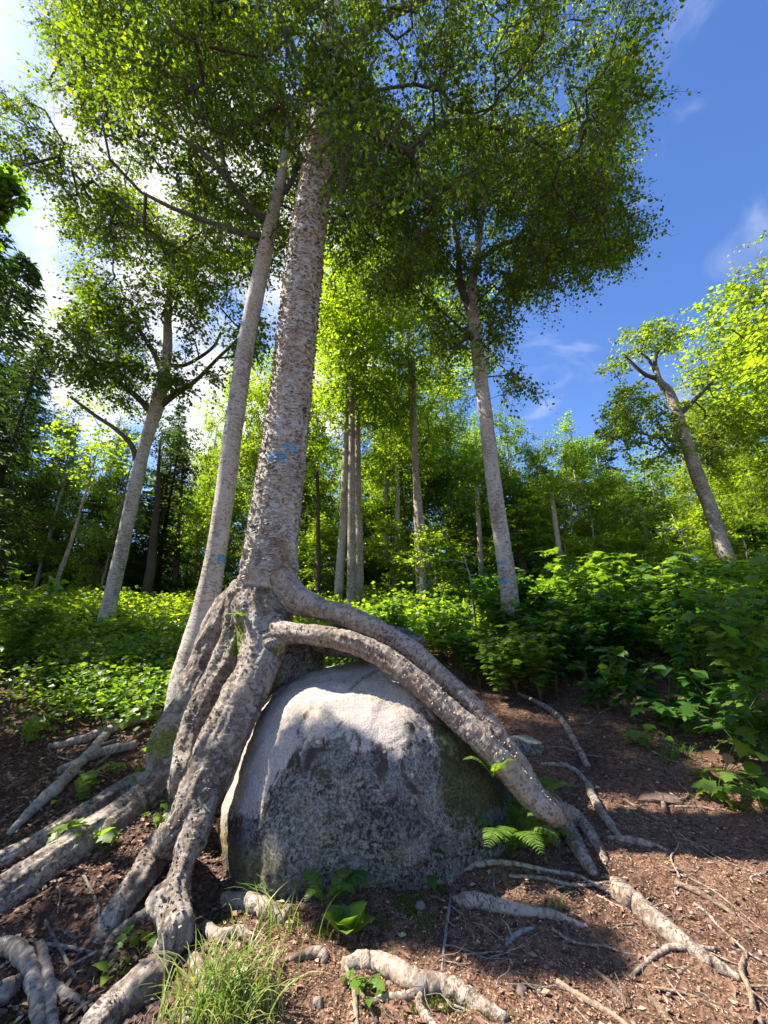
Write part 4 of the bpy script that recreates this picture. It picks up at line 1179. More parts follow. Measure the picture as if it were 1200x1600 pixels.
# ------------------------------------------------------------------ ground cover and shrubs
def scatter_cover(n, fx, fy, hlo, hhi, L, mat, label, seed, keep=None, name='ground_cover'):
    r_ = np.random.default_rng(seed)
    x = fx(r_, n); y = fy(r_, n)
    P = np.stack([x, y, np.zeros(n)], -1)
    dens = noise(P, .7, seed) + .5 * noise(P, 2.1, seed + 4.)
    m = dens > -.30
    if keep is not None: m &= keep(x, y)
    x, y, dens = x[m], y[m], dens[m]
    zt = hlo + (hhi - hlo) * np.clip(.5 + dens * .9, 0, 1)
    P = np.stack([x, y, hz(x, y)], -1)
    k = 7
    u = r_.uniform(.25, 1, (len(P), k, 1)) ** .6
    off_ = r_.normal(size=(len(P), k, 3)) * np.array([.13, .13, .05])
    Q = (P[:, None] + off_ + np.array([0, 0, 1]) * zt[:, None, None] * u).reshape(-1, 3)
    D = norm(off_.reshape(-1, 3) * 6 + r_.normal(size=Q.shape) * .35 + np.array([0, 0, -.15]))
    N = norm(r_.normal(size=Q.shape) * .33 + np.array([0, 0, 1]))
    V_, Fa = leaves(Q, D, N, r_.uniform(.6, 1.3, len(Q)) * L, DIAMOND, 1.5)
    o = mesh_np(name, V_, Fa, M[mat], (0, 0, 0), None, False, None, 'stuff')
    return tag(o, label, 'ground cover')
def left_keep(x, y):
    return (y > 4.9 + .25 * np.sin(x * 2.3) + sstep(-2.2, -1.2, x) * .7) & (x < -.9 + (y - 5) * .3)
scatter_cover(5600, lambda r_, n: r_.uniform(-6.5, -.6, n), lambda r_, n: r_.uniform(4.6, 8.5, n), .16, .44, .068, 'herb', 'knee high mass of light green seedlings left of the leaning stem', 401, left_keep)
scatter_cover(7000, lambda r_, n: r_.uniform(-14, 1.5, n), lambda r_, n: r_.uniform(7.5, 18, n), .25, .75, .10, 'leaf_bright', 'sunlit yellow green undergrowth in the clearing beyond the crooked birch', 402)
scatter_cover(5200, lambda r_, n: r_.uniform(-.5, 16, n), lambda r_, n: r_.uniform(7.0, 18, n), .35, 1.25, .13, 'leaf_mid', 'green undergrowth between the boulder and the forest edge', 403)
scatter_cover(5200, lambda r_, n: r_.uniform(-30, 30, n), lambda r_, n: r_.uniform(17, 38, n), .4, 1.6, .24, 'leaf_mid', 'dim undergrowth on the hillside far behind the trunks', 404)

MAPLE5 = MAPLE
def shrub_proto(name, H, R_, nst, nl, shape, L, mat, seed, individual=True, wid=1.0, stem_r=.006):
    """arching stems with leaves in pairs, every leaf a part of its own"""
    r_ = np.random.default_rng(seed)
    rt_ = empty(name, (0, 0, 0), 'x', 'shrub')
    parts = []; Ps, Ds, Ns, Ls = [], [], [], []
    for s_ in range(nst):
        an = r_.uniform(0, 6.28); rr_ = R_ * r_.uniform(.3, 1); hh_ = H * r_.uniform(.5, 1)
        u = np.linspace(0, 1, 8)[:, None]
        dr = np.array([math.cos(an), math.sin(an), 0])
        C = dr * rr_ * u ** 1.4 + np.array([0, 0, 1]) * hh_ * np.sin(u * 1.5) + r_.normal(size=(8, 3)) * .012 * u
        V_, Fs, bc = tube(C, np.linspace(stem_r, stem_r * .4, 8), 4, 0, True)
        parts.append(mesh_np('stem', V_, Fs, M['stem'], (0, 0, 0), rt_, True))
        m = nl
        q = r_.uniform(.25, 1, m); Pb = np.array([np.interp(q, u[:, 0], C[:, c2]) for c2 in range(3)]).T
        a2 = r_.uniform(0, 6.28, m); Db = np.stack([np.cos(a2), np.sin(a2), r_.uniform(-.35, .15, m)], -1) + dr * .4
        Pb = Pb + Db * r_.uniform(.02, .09, m)[:, None]
        Ps.append(Pb); Ds.append(Db); Ns.append(norm(r_.normal(size=(m, 3)) * .28 + np.array([0, -.1, 1]))); Ls.append(r_.uniform(.65, 1.2, m) * L)
    P, D, N, LL = np.vstack(Ps), norm(np.vstack(Ds)), np.vstack(Ns), np.concatenate(Ls)
    if individual:
        S, F_ = shape
        base = []
        for b_ in range(3):
            Sb = S.copy(); Sb[:, 1] *= wid; Sb[:, 2] *= (.6, 1.2, 2.0)[b_]; Sb[:, 2] -= Sb[:, 0] ** 2 * (.05, .15, .25)[b_]
            me_ = bpy.data.meshes.new('leaf'); me_.from_pydata([tuple(p) for p in Sb], [], [tuple(int(i) for i in f) for f in F_]); me_.materials.append(M[mat])
            me_.polygons.foreach_set('use_smooth', np.full(len(F_), True)); base.append(me_)
        from mathutils import Matrix
        for i in range(len(P)):
            o = bpy.data.objects.new('leaf', base[i % 3]); COL.objects.link(o); o.parent = rt_
            d = D[i]; n_ = N[i] - d * (N[i] @ d); n_ /= np.linalg.norm(n_); s2 = np.cross(n_, d); l = LL[i]
            o.matrix_local = Matrix(((d[0] * l, s2[0] * l, n_[0] * l, P[i][0]), (d[1] * l, s2[1] * l, n_[1] * l, P[i][1]), (d[2] * l, s2[2] * l, n_[2] * l, P[i][2]), (0, 0, 0, 1)))
            parts.append(o)
    else:
        V_, Fa = leaves(P, D, N, LL, shape, wid)
        parts.append(mesh_np('foliage', V_, Fa, M[mat], (0, 0, 0), rt_, True, None, 'stuff'))
    PARTS[rt_.name] = parts
    return rt_
SHP = {
 'near_ov': shrub_proto('leafy_shrub', .95, .45, 8, 15, OVATE, .145, 'shrub', 501, True, 1.15),
 'near_mp': shrub_proto('maple_seedling', .85, .40, 6, 13, MAPLE, .17, 'shrub', 502, True, 1.0),
 'far_ov': shrub_proto('leafy_shrub', 1.15, .6, 12, 34, OVATE, .13, 'shrub', 503, False, 1.1),
 'far_mp': shrub_proto('leafy_shrub', 1.25, .6, 11, 32, MAPLE, .14, 'herb', 504, False, 1.0),
 'low_mp': shrub_proto('maple_seedling', .30, .24, 4, 5, MAPLE, .11, 'herb', 505, True, 1.0, .003),
}
used_s = set()
def plant_shrub(kd, px, py, s, rz, label, group=None, sz=1.0, Y=None):
    p = G(px, py) if Y is None else W(px, py, Y)
    loc = (p[0], p[1], hz1(p[0], p[1]) - .02)
    src = SHP[kd]
    if kd not in used_s:
        used_s.add(kd); src.location = loc; src.scale = (s, s, s * sz); src.rotation_euler = (0, 0, rz); src['label'] = label
        if group: src['group'] = group
        return src
    return copy_tree(src, loc, s, rz, label, group, sz)
NEAR = [('near_ov', 870, 1085, .85, 'leafy shrub drooping over the top of the path behind the boulder'),
        ('near_mp', 935, 1110, .75, 'maple seedlings low at the bend of the path'),
        ('near_ov', 990, 1130, .9, 'leafy shrub with hanging ovate leaves at the edge of the path'),
        ('near_mp', 1050, 1150, .85, 'maple seedlings above the little grass tuft by the path'),
        ('near_ov', 1120, 1150, 1.0, 'broad leaved shrub behind the reddish leaves'),
        ('near_mp', 1170, 1190, .9, 'bright maple seedlings beside the reddish leaves'),
        ('near_ov', 1215, 1225, .95, 'broad leaved shrub cut by the frame edge'),
        ('near_mp', 905, 1040, 1.0, 'maple thicket right of the boulder crest'),
        ('near_ov', 960, 1060, 1.1, 'dense shrub in the second row beside the path')]
for i, (kd, px, py, s, lab) in enumerate(NEAR):
    plant_shrub(kd, px, py, s, i * 1.9, lab)
for i, (px, Y, s) in enumerate([(745, 6.3, .8), (775, 5.7, .75), (800, 6.1, .9), (835, 5.6, .85), (860, 6.2, 1.0), (725, 6.8, .8), (815, 6.6, 1.0)]):
    plant_shrub('far_mp' if i % 2 else 'far_ov', px, 1000, s, i * 1.1, 'one of the bushes crowding the head of the path in front of the forked birch', 'bushes at the head of the path', 1.0, Y)
r3 = np.random.default_rng(77)
for i in range(40):
    px = 800 + (i % 10) * 48 + r3.uniform(-18, 18); row = i // 10
    Y = 5.9 + row * .85 + r3.uniform(-.3, .3)
    if px < 850 and row == 0: Y += 1
    p = W(px, 1000, Y)
    kd = 'far_ov' if r3.random() < .6 else 'far_mp'
    plant_shrub(kd, px, 1000, r3.uniform(.8, 1.15) * (1.0 + .10 * row), r3.uniform(0, 6.28), 'one of the dense green shrubs that fill the slope right of the path', 'dense shrubs right of the path', 1.0, Y)
for i, (px, py, Y, s, sz, lab) in enumerate([(1150, 1000, 4.3, 1.0, 1.45, 'tall leafy sapling shrub reaching up at the frame edge'), (1080, 1000, 5.2, .95, 1.3, 'tall broad leaved shrub in front of the leaning maple'),
                                             (30, 1000, 6.2, .9, 1.35, 'tall leafy shrub at the frame edge under the hemlock'), (620, 1000, 7.6, .8, 1.2, 'light green bush rising behind the crest root'),
                                             (690, 1000, 7.8, .8, 1.1, 'bush between the crest root and the forked birch')]):
    plant_shrub('far_mp' if i != 1 else 'far_ov', px, py, s, i * 1.3, lab, None, sz, Y)
for i, (px, py, s, lab) in enumerate([(140, 1235, .95, 'maple seedling spreading over the dead lichened branch'), (225, 1230, 1.1, 'maple seedling against the mossy root'), (150, 1330, .9, 'small seedling on the thick left root'),
                                      (205, 1130, 1.0, 'seedling above the fallen grey pole'), (250, 1285, .5, 'tiny maple seedling at the foot of the big root'), (275, 1340, .45, 'sprig growing in the fork of the big root'),
                                      (60, 1150, 1.2, 'seedling patch at the border of the bare soil'), (300, 1110, .7, 'seedling at the foot of the leaning stem'), (225, 1480, .45, 'tiny seedling in the litter left of the swollen root'),
                                      (1000, 1165, .9, 'lobed seedling under the shrubs at the path'), (1190, 1265, .95, 'bright low seedling at the frame edge by the path'), (575, 1545, .35, 'tiny bright sprout beside the forked root'),
                                      (1120, 1250, .9, 'low seedling beside the reddish leaves')]):
    plant_shrub('low_mp', px, py, s, i * 2.1, lab)
# the cluster of large reddish leaves
def leaf_obj(parent, shape, P, D, N, L, mat, wid=1.0, name='leaf', curl=.15):
    S, F_ = shape; S = S.copy(); S[:, 2] -= curl * S[:, 0] ** 2
    V_, Fa = leaves(np.array([P]), np.array([D]), np.array([N]), [L], (S, F_), wid)
    return mesh_np(name, V_, Fa, M[mat], None, parent, True)
p0 = G(1125, 1225)
rt_ = empty('reddish_seedling', tuple(p0), 'seedling with large pinkish brown leaves on the edge of the sunny soil', 'plant')
for i, (px, py, l, mt) in enumerate([(1105, 1172, .10, 'pink_leaf'), (1138, 1178, .11, 'pink_leaf'), (1152, 1215, .12, 'pink_leaf'), (1110, 1200, .09, 'pink_leaf'), (1160, 1160, .15, 'leaf_yellow'), (1175, 1190, .16, 'herb'), (1160, 1135, .16, 'herb'), (1195, 1150, .16, 'herb'), (1100, 1208, .10, 'leaf_yellow'), (1190, 1210, .13, 'herb')]):
    q = W(px, py, p0[1] - .05 + .03 * (i % 3)); a_ = rng.uniform(0, 6.28)
    D_ = np.array([math.cos(a_) * .6, -.5, -.45]); leaf_obj(rt_, OVATE if i % 2 else MAPLE, q, D_, np.array([0, -.5, .8]) + rng.normal(size=3) * .15, l, mt, 1.1 if i % 2 else .9)
    V_, Fs, bc = tube(np.array([p0, (p0 + q) / 2 + [0, 0, .03], q]), [.004, .003, .002], 4); mesh_np('stem', V_, Fs, M['stem'], None, rt_)

# ------------------------------------------------------------------ ferns
def fern(px, py, s, nfr, label, seed, mat='herb', aim=None, Y=None, H=.30):
    r_ = np.random.default_rng(seed)
    p = G(px, py) if Y is None else W(px, py, Y)
    rt_ = empty('fern', tuple(p), label, 'fern')
    for i in range(nfr):
        an = (aim[i] if aim else i * 6.28 / nfr + r_.uniform(-.3, .3))
        l = s * r_.uniform(.75, 1.1); u = np.linspace(0, 1, 14)
        dr = np.array([math.cos(an), math.sin(an), 0])
        C = p + dr * (l * u ** 1.15)[:, None] + np.array([0, 0, 1]) * (H * s * 2.2 * np.sin(u * 2.2) * .9)[:, None]
        V_, Fs, bc = tube(C, np.linspace(.0035, .001, 14), 4)
        A = Acc(); A.add(V_, Fs)
        uu = np.linspace(.18, .97, 24); Q = np.array([np.interp(uu, u, C[:, c2]) for c2 in range(3)]).T
        Tn = norm(np.array([np.interp(uu, u, np.gradient(C[:, c2])) for c2 in range(3)]).T)
        side = norm(np.cross(Tn, [0, 0, 1.0])); nn = np.cross(side, Tn)
        ln = l * .30 * np.sin(np.pi * np.clip(uu * .92 + .05, 0, 1)) ** .7 * (1 - .35 * uu)
        for sg in (-1, 1):
            D = norm(side * sg + Tn * .45 - nn * .12 + r_.normal(size=Q.shape) * .05)
            V2, F2 = leaves(Q, D, nn + r_.normal(size=Q.shape) * .12, ln, (np.array([[0, .0, 0], [.1, .12, 0], [.3, .07, .02], [.4, .13, .0], [.6, .06, .02], [.7, .09, 0], [1, 0, -.08], [.7, -.09, 0], [.6, -.06, .02], [.4, -.13, 0], [.3, -.07, .02], [.1, -.12, 0]]), np.array([[0, 1, 2, 10, 11, 11], [2, 3, 4, 8, 9, 10], [4, 5, 6, 7, 8, 8]])[:, :6]), 1.0)
            tri = []
            for f in F2:
                f = [int(x) for x in dict.fromkeys(f)]
                for j in range(1, len(f) - 1): tri.append((f[0], f[j], f[j + 1]))
            A.add(V2, np.array(tri))
        A.build('frond', M[mat], rt_)
    return rt_
fern(800, 1338, .40, 14, 'full green fern growing between the boulder and the right root', 601, 'herb')
fern(838, 1336, .26, 6, 'small fern spreading below the larger fern at the root', 602, 'herb')
fern(770, 1215, .20, 4, 'little fern sprouting under the front root', 603, 'herb', None, 3.12)
fern(845, 1255, .24, 4, 'yellowish fern behind the foot of the right roots', 604, 'herb', [.3, -.2, .8, 1.5], 3.45)
fern(505, 1420, .24, 4, 'bright yellow green fern glowing in front of the boulder', 605, 'herb', [-2.0, -.5, 2.4, .6], None, .30)
fern(520, 1415, .22, 3, 'shaded fern behind the glowing one', 606, 'shrub', [-.2, .3, 1.2])
fern(385, 965, .20, 4, 'tuft of tiny ferns on the moss at the trunk base', 607, 'herb', None, 3.68, .1)
# broad rosette and sprigs
def rosette(px, py, n, L, label, mat, seed, tilt=.5, wid=1.5, name='rosette_plant', shape=OVATE, up=.0):
    r_ = np.random.default_rng(seed); p = G(px, py)
    rt_ = empty(name, tuple(p), label, 'plant')
    for i in range(n):
        a_ = i * 2.4; t_ = tilt + .5 * (i / n)
        D = np.array([math.cos(a_) * math.cos(t_), math.sin(a_) * math.cos(t_), math.sin(t_)])
        leaf_obj(rt_, shape, p + D * .03 + np.array([0, 0, up * (i + 1) / n]), D, np.array([-D[0] * .6, -D[1] * .6, 1.0]), L * r_.uniform(.8, 1.15), mat, wid, curl=.25)
    if up:
        V_, Fs, bc = tube(np.array([p, p + [0, 0, up * .5], p + [0, 0, up]]), [.004, .003, .002], 4); mesh_np('stem', V_, Fs, M['stem'], None, rt_)
    return rt_
rosette(541, 1465, 11, .12, 'dark green rosette of broad oval leaves in front of the boulder', 'herb', 701, .75, 1.45)
rosette(672, 1395, 6, .11, 'small plant with pointed leaves against the shaded boulder foot', 'shrub', 702, -.1, .9, 'small_plant', OVATE, .20)
rosette(575, 1560, 4, .07, 'bright sprout beside the forked root in front', 'herb', 703, .3, 1.0, 'small_plant')
rosette(1160, 1270, 4, .06, 'tiny yellow green sprout on the sunny soil', 'leaf_yellow', 704, .2, 1.2, 'small_plant')
rosette(176, 1525, 5, .08, 'sprout in the litter beside the swollen root', 'herb', 705, .3, 1.0, 'small_plant')
rosette(95, 1250, 5, .09, 'sprout near the lichened dead branch', 'herb', 706, .1, 1.1, 'small_plant')
rosette(250, 1165, 7, .10, 'seedling in front of the leaning stem', 'herb', 707, .1, 1.1, 'small_plant', MAPLE, .18)

# ------------------------------------------------------------------ grass
def grass(px, py, n, H, spread, label, seed, mat='grass', ry=.6):
    r_ = np.random.default_rng(seed); p = G(px, py)
    rt_ = empty('grass_tuft', tuple(p), label, 'grass tuft')
    for i in range(n):
        o = np.array([r_.normal() * spread, r_.normal() * spread * ry]); x, y = p[0] + o[0], p[1] + o[1]
        b = np.array([x, y, hz1(x, y) - .005]); a_ = r_.uniform(0, 6.28); h_ = H * r_.uniform(.45, 1.15); ln = h_ * r_.uniform(.25, 1.0)
        u = np.linspace(0, 1, 7)
        dr = np.array([math.cos(a_), math.sin(a_), 0])
        C = b + dr * (ln * u ** 1.9)[:, None] + np.array([0, 0, 1]) * (h_ * (u - .38 * u ** 3))[:, None]
        w = .0032 * (1 - u ** 2.2) + .0003; sd = np.cross(dr, [0, 0, 1.0])
        sd = norm(sd + dr * r_.normal() * .4)
        V_ = np.vstack([C - sd * w[:, None], C + sd * w[:, None]])
        F_ = np.array([[j, j + 1, j + 8, j + 7] for j in range(6)])
        mesh_np('grass_blade', V_, F_, M[mat], None, rt_)
    return rt_
grass(352, 1570, 210, .27, .12, 'lush sunlit tuft of fine grass beside the swollen root', 801)
grass(330, 1590, 110, .24, .10, 'second tuft of grass at the bottom edge of the picture', 802)
grass(440, 1455, 46, .26, .10, 'sparse long grass blades in front of the boulder corner', 803)
grass(400, 1405, 18, .22, .06, 'few thin blades rising against the yellow boulder corner', 804)
grass(1060, 1185, 60, .20, .08, 'small drooping grass tuft under the shrubs by the path', 805, 'shrub')
grass(870, 1420, 9, .13, .02, 'tiny pale grass sprig in the boulder shadow', 806)
grass(185, 1515, 14, .10, .05, 'thin grass wisps in the litter', 807)

# ------------------------------------------------------------------ surface roots of the big birch
def side_root(pts, label=None, mat='root', k=12, rough=.14, n=7, seed=1., mossy=0.):
    C, r = smooth_path(pts, n)
    j = np.random.default_rng(int(seed * 10)).normal(size=C.shape) * .10
    C = C + j * r[:, None] * np.array([1, 1, .4])
    V_, Fs, bc = tube(C, r, k, rough, True, seed)
    at = {'bark_co': bc}
    if mossy: at['moss'] = np.full(len(V_), mossy)
    o = mesh_np('root', V_, Fs, M[mat], None, broot, True, at)
    if label: o['label'] = label
    return o
side_root([(962, 1392, 'g', 15, .3), (985, 1412, 'g', 15, .5), (1030, 1450, 'g', 14, .45), (1080, 1486, 'g', 12, .4), (1120, 1510, 'g', 9, .2), (1155, 1528, 'g', 6, -.2)], 'blunt smooth root lying out on the sunny soil')
side_root([(535, 1512, 'g', 11, .0), (570, 1508, 'g', 13, .4), (610, 1520, 'g', 14, .5), (650, 1545, 'g', 15, .5), (700, 1552, 'g', 15, .4), (745, 1575, 'g', 14, .2), (790, 1592, 'g', 9, -.2)], 'flaky root winding across the front edge', seed=2.)
side_root([(670, 1548, 'g', 9, .4), (640, 1560, 'g', 7, .4), (600, 1562, 'g', 5, .3), (570, 1570, 'g', 3, .1)], seed=3.)
side_root([(660, 1550, 'g', 6, .4), (655, 1575, 'g', 6, .5), (672, 1600, 'g', 6, .5), (700, 1640, 'g', 5, .4)], seed=4.)
side_root([(712, 1410, 'g', 8, -.1), (735, 1412, 'g', 11, .5), (780, 1422, 'g', 10, .5), (820, 1428, 'g', 8, .5), (865, 1432, 'g', 6, .4), (912, 1448, 'g', 3, .1)], 'shaded root in the boulder shadow', seed=5.)
side_root([(700, 1382, 'g', 4, .2), (722, 1362, 'g', 5, .6), (760, 1352, 'g', 5, .6), (800, 1352, 'g', 4, .6), (850, 1362, 'g', 3.5, .6), (905, 1372, 'g', 3, .5), (965, 1402, 'g', 2, .2)], seed=6., k=8)
side_root([(795, 1370, 'g', 2.5, .5), (850, 1375, 'g', 3, .6), (900, 1385, 'g', 2.5, .5), (960, 1378, 'g', 2, .3)], seed=7., k=7)
side_root([(810, 1085, 'g', 3, .3), (850, 1105, 'g', 4, .5), (880, 1130, 'g', 5, .5), (900, 1165, 'g', 5, .5), (918, 1198, 'g', 5, .3)], 'thin root snaking up the path', seed=8., k=8)
side_root([(918, 1225, 'g', 6, .1), (930, 1255, 'g', 7, .5), (952, 1290, 'g', 6.5, .5), (972, 1312, 'g', 4, .1)], seed=9., k=9)
side_root([(950, 1310, 'g', 3, .2), (980, 1316, 'g', 6, .5), (1020, 1322, 'g', 4.5, .3), (1045, 1330, 'g', 2, .1)], seed=10., k=9)
side_root([(845, 1195, 'g', 3, .3), (880, 1198, 'g', 4, .5), (905, 1210, 'g', 3.5, .5), (918, 1228, 'g', 3, .2)], seed=11., k=7)
side_root([(840, 1225, 'g', 3, .3), (862, 1240, 'g', 3.5, .5), (885, 1265, 'g', 3, .3)], seed=12., k=7)
side_root([(350, 1405, 'g', 10, -.2), (385, 1415, 'g', 14, .3), (415, 1430, 'g', 13, .5), (440, 1440, 'g', 9, .5), (455, 1415, 2.72, 5)], 'short root stub with a raised tip at the boulder corner', seed=13.)
side_root([(320, 1450, 'g', 8, .3), (345, 1470, 'g', 10, .4), (372, 1462, 'g', 9, .4), (395, 1470, 'g', 6, .1)], seed=14.)
side_root([(300, 1500, 'g', 9, .4), (312, 1545, 'g', 12, .4), (295, 1600, 'g', 14, .4), (280, 1660, 'g', 14, .3)], seed=15.)
side_root([(452, 1500, 'g', 4, .2), (478, 1496, 'g', 7, .4), (500, 1494, 'g', 9, .4), (508, 1502, 'g', 7, .0)], seed=16.)
side_root([(-20, 1492, 'g', 11, .8), (20, 1500, 'g', 12, 1.2), (42, 1530, 'g', 11, 1.3), (55, 1570, 'g', 11, 1.0), (62, 1620, 'g', 10, .5)], 'grey hooked root in the dark hollow', seed=17., mat='grey_bark')
side_root([(60, 1480, 'g', 6, .8), (68, 1520, 'g', 8, 1.0), (76, 1570, 'g', 9, .8), (82, 1640, 'g', 9, .4)], seed=18., mat='grey_bark')
side_root([(75, 1540, 'g', 6, .8), (100, 1560, 'g', 7, .8), (125, 1565, 'g', 4, .4), (135, 1580, 'g', 3, .1)], seed=19., mat='grey_bark')
side_root([(-40, 1600, 'g', 18, .8), (0, 1570, 'g', 16, .8), (30, 1540, 'g', 10, .6)], seed=20., mat='grey_bark')
side_root([(978, 1532, 'g', 2, .2), (1040, 1488, 'g', 4, 1.0), (1075, 1490, 'g', 4.5, 1.5), (1120, 1485, 'g', 2.5, .8)], seed=21., k=7)
side_root([(240, 1345, 'g', 7, .6), (205, 1385, 'g', 8, .4), (170, 1425, 'g', 8, .2), (150, 1450, 'g', 5, -.1)], seed=22.)
side_root([(255, 1420, 'g', 7, .6), (215, 1440, 'g', 8, .4), (180, 1462, 'g', 7, .2), (160, 1500, 'g', 4, .0)], seed=23.)

r5 = np.random.default_rng(66)
for i in range(48):
    px, py = (r5.uniform(840, 1080), r5.uniform(1110, 1400)) if i % 3 == 0 else ((r5.uniform(560, 1210), r5.uniform(1380, 1620)) if i % 3 == 1 else (r5.uniform(0, 330), r5.uniform(1180, 1580)))
    p = G(px, py); an = r5.normal(-.5, .7) if px > 500 else r5.normal(3.9, .6); L_ = r5.uniform(.25, .8); m_ = 9
    st = np.zeros((m_, 3)); q = p.copy()
    for j in range(m_):
        st[j] = q; an += r5.normal() * .28; q = q + np.array([math.cos(an), math.sin(an), 0]) * L_ / m_
    r0_ = r5.uniform(.003, .008); rr_ = np.linspace(r0_, r0_ * .35, m_)
    st[:, 2] = hz(st[:, 0], st[:, 1]) + rr_ * r5.uniform(-.2, 1.2, m_) + .004
    C = catmull(np.hstack([st, rr_[:, None]]), 3)
    V_, Fs, bc = tube(C[:, :3], C[:, 3], 6, .2, True, i * 1.3)
    mesh_np('root', V_, Fs, M['root'], None, broot, True, {'bark_co': bc})

# dead wood lying about
def branch_thing(pts, label, mat='grey_stick', name='fallen_branch', seed=1., k=8, twigs=0, lichen=0):
    C, r = smooth_path(pts, 6)
    V_, Fs, bc = tube(C, r, k, .28, True, seed)
    rt_ = empty(name, tuple(C[0]), label, 'branch')
    at = {'bark_co': bc}
    if lichen: at['lichen'] = np.full(len(V_), lichen)
    mesh_np('stem', V_, Fs, M[mat], None, rt_, True, at)
    r_ = np.random.default_rng(int(seed * 10))
    for i in range(twigs):
        j = r_.integers(1, len(C) - 1); d = norm(r_.normal(size=3) * [1, 1, .4] + [0, 0, .2]) * r_.uniform(.08, .3)
        V_, Fs, bc = tube(np.array([C[j], C[j] + d * .5 + r_.normal(size=3) * .01, C[j] + d]), [r[j] * .5, r[j] * .35, r[j] * .15], 5)
        mesh_np('twig', V_, Fs, M[mat], None, rt_)
    return rt_
branch_thing([(75, 1172, 'g', 5, .6), (130, 1160, 'g', 6.5, .8), (190, 1140, 'g', 7, .8), (250, 1120, 'g', 6, .9), (285, 1112, 'g', 4, 1.0)], 'bare grey pole lying across the slope left of the leaning stem', seed=1., mat='grey_bark')
branch_thing([(15, 1305, 'g', 5, .5), (50, 1270, 'g', 8, .7), (90, 1236, 'g', 9, .8), (130, 1192, 'g', 8, .8), (165, 1155, 'g', 6, 1.2)], 'rotting branch crusted with pale green lichen', seed=2., mat='grey_bark', twigs=4, lichen=.6)
branch_thing([(90, 1210, 'g', 6, .6), (150, 1185, 'g', 8, .8), (210, 1170, 'g', 7, .8)], 'mossy stick above the lichened branch', seed=3., mat='grey_bark', twigs=3)
branch_thing([(150, 1200, 'g', 2.5, 1.5), (200, 1165, 'g', 3, 2.), (260, 1130, 'g', 2.5, 2.)], 'thin pale stick leaning on the mossy root', seed=4., mat='stick')
branch_thing([(975, 1250, 'g', 2, .6), (1000, 1268, 'g', 3, 1.), (1030, 1285, 'g', 3, 1.)], 'forked pale twig on the sunlit patch of path', seed=5., mat='stick', twigs=2, name='fallen_twig')
branch_thing([(1025, 1240, 'g', 3, .6), (1035, 1252, 'g', 4, 1.), (1040, 1270, 'g', 3.5, .6)], 'short bent twig on the sunlit patch of path', seed=6., mat='stick', name='fallen_twig')
branch_thing([(1055, 1262, 'g', 2, .6), (1100, 1264, 'g', 2, .8), (1135, 1272, 'g', 1.6, .5)], 'long straight straw coloured twig on the sunlit path', seed=7., mat='stick', name='fallen_twig')
branch_thing([(1055, 1382, 'g', 4, .6), (1095, 1400, 'g', 4.5, .8), (1150, 1432, 'g', 3, .4)], 'straw coloured stick lying above the blunt root', seed=8., mat='stick')
branch_thing([(540, 1510, 2.42, 2.5), (552, 1545, 'g', 4, 1.), (556, 1590, 'g', 4, .8), (560, 1630, 'g', 4, .5)], 'upright split root end at the bottom edge', seed=9., mat='stick')
branch_thing([(532, 1508, 'g', 2, 2.), (560, 1550, 'g', 2.6, 1.5), (590, 1600, 'g', 2.5, .6)], 'thin straight stick crossing the front root', seed=10., mat='stick')
branch_thing([(870, 1535, 'g', 4, .4), (910, 1562, 'g', 4.5, .6), (960, 1590, 'g', 4, .5), (1000, 1620, 'g', 3, .4)], 'long buried stick in the foreground soil', seed=11., mat='stick')
branch_thing([(925, 1515, 'g', 3, .4), (955, 1540, 'g', 3.5, .6), (985, 1575, 'g', 3, .4)], 'half buried stick parallel to the long one', seed=12., mat='stick')
branch_thing([(1015, 1560, 'g', 4, .4), (1040, 1590, 'g', 6, .5), (1060, 1620, 'g', 6, .5)], 'thick stick end at the bottom edge', seed=13., mat='stick')
branch_thing([(1168, 1490, 'g', 3, .8), (1160, 1520, 'g', 4, 1.), (1172, 1550, 'g', 4, .8), (1178, 1580, 'g', 5, .5)], 'crooked grey twig at the frame edge', seed=14., mat='stick', twigs=2)
branch_thing([(1020, 1545, 'g', 2, 1.), (1070, 1555, 'g', 2.2, 1.), (1120, 1575, 'g', 2, .7), (1160, 1590, 'g', 2, .6)], 'thin wavy root strand across the corner', seed=15., mat='stick')
branch_thing([(885, 1440, 'g', 3, .6), (884, 1455, 'g', 4, .6), (886, 1472, 'g', 4, .5)], 'stub of pale wood on the shadow edge', seed=16., mat='stick', name='wood_chip')
branch_thing([(130, 1370, 'g', 2, 1.), (150, 1415, 'g', 2.4, 1.5), (160, 1460, 'g', 2, 1.)], 'fine pale twig in the left litter', seed=17., mat='grey_stick', twigs=2)
branch_thing([(10, 1475, 'g', 2.4, 1.), (80, 1480, 'g', 2.6, 1.2), (145, 1490, 'g', 2, 1.)], 'straight grey twig above the hooked root', seed=18., mat='grey_stick')
branch_thing([(70, 1440, 'g', 2, 1.), (95, 1490, 'g', 2.4, 1.4), (120, 1535, 'g', 2, 1.)], 'grey twig crossing the straight one', seed=19., mat='grey_stick')
branch_thing([(770, 1360, 'g', 1.6, 1.), (775, 1400, 'g', 1.6, 1.2), (795, 1420, 'g', 1.4, .8)], 'thin dark twig in the boulder shadow', seed=20., mat='grey_stick')
branch_thing([(790, 1478, 'g', 3, .6), (812, 1462, 'g', 4, .8), (835, 1450, 'g', 2, .6)], 'broken stick deep in the boulder shadow', seed=21., mat='grey_stick', twigs=2)
branch_thing([(705, 1400, 'g', 2, 1.), (698, 1450, 'g', 2.2, 1.), (692, 1500, 'g', 2, .7), (690, 1530, 'g', 1.6, .4)], 'thin stick reaching from shadow to sun', seed=22., mat='grey_stick')
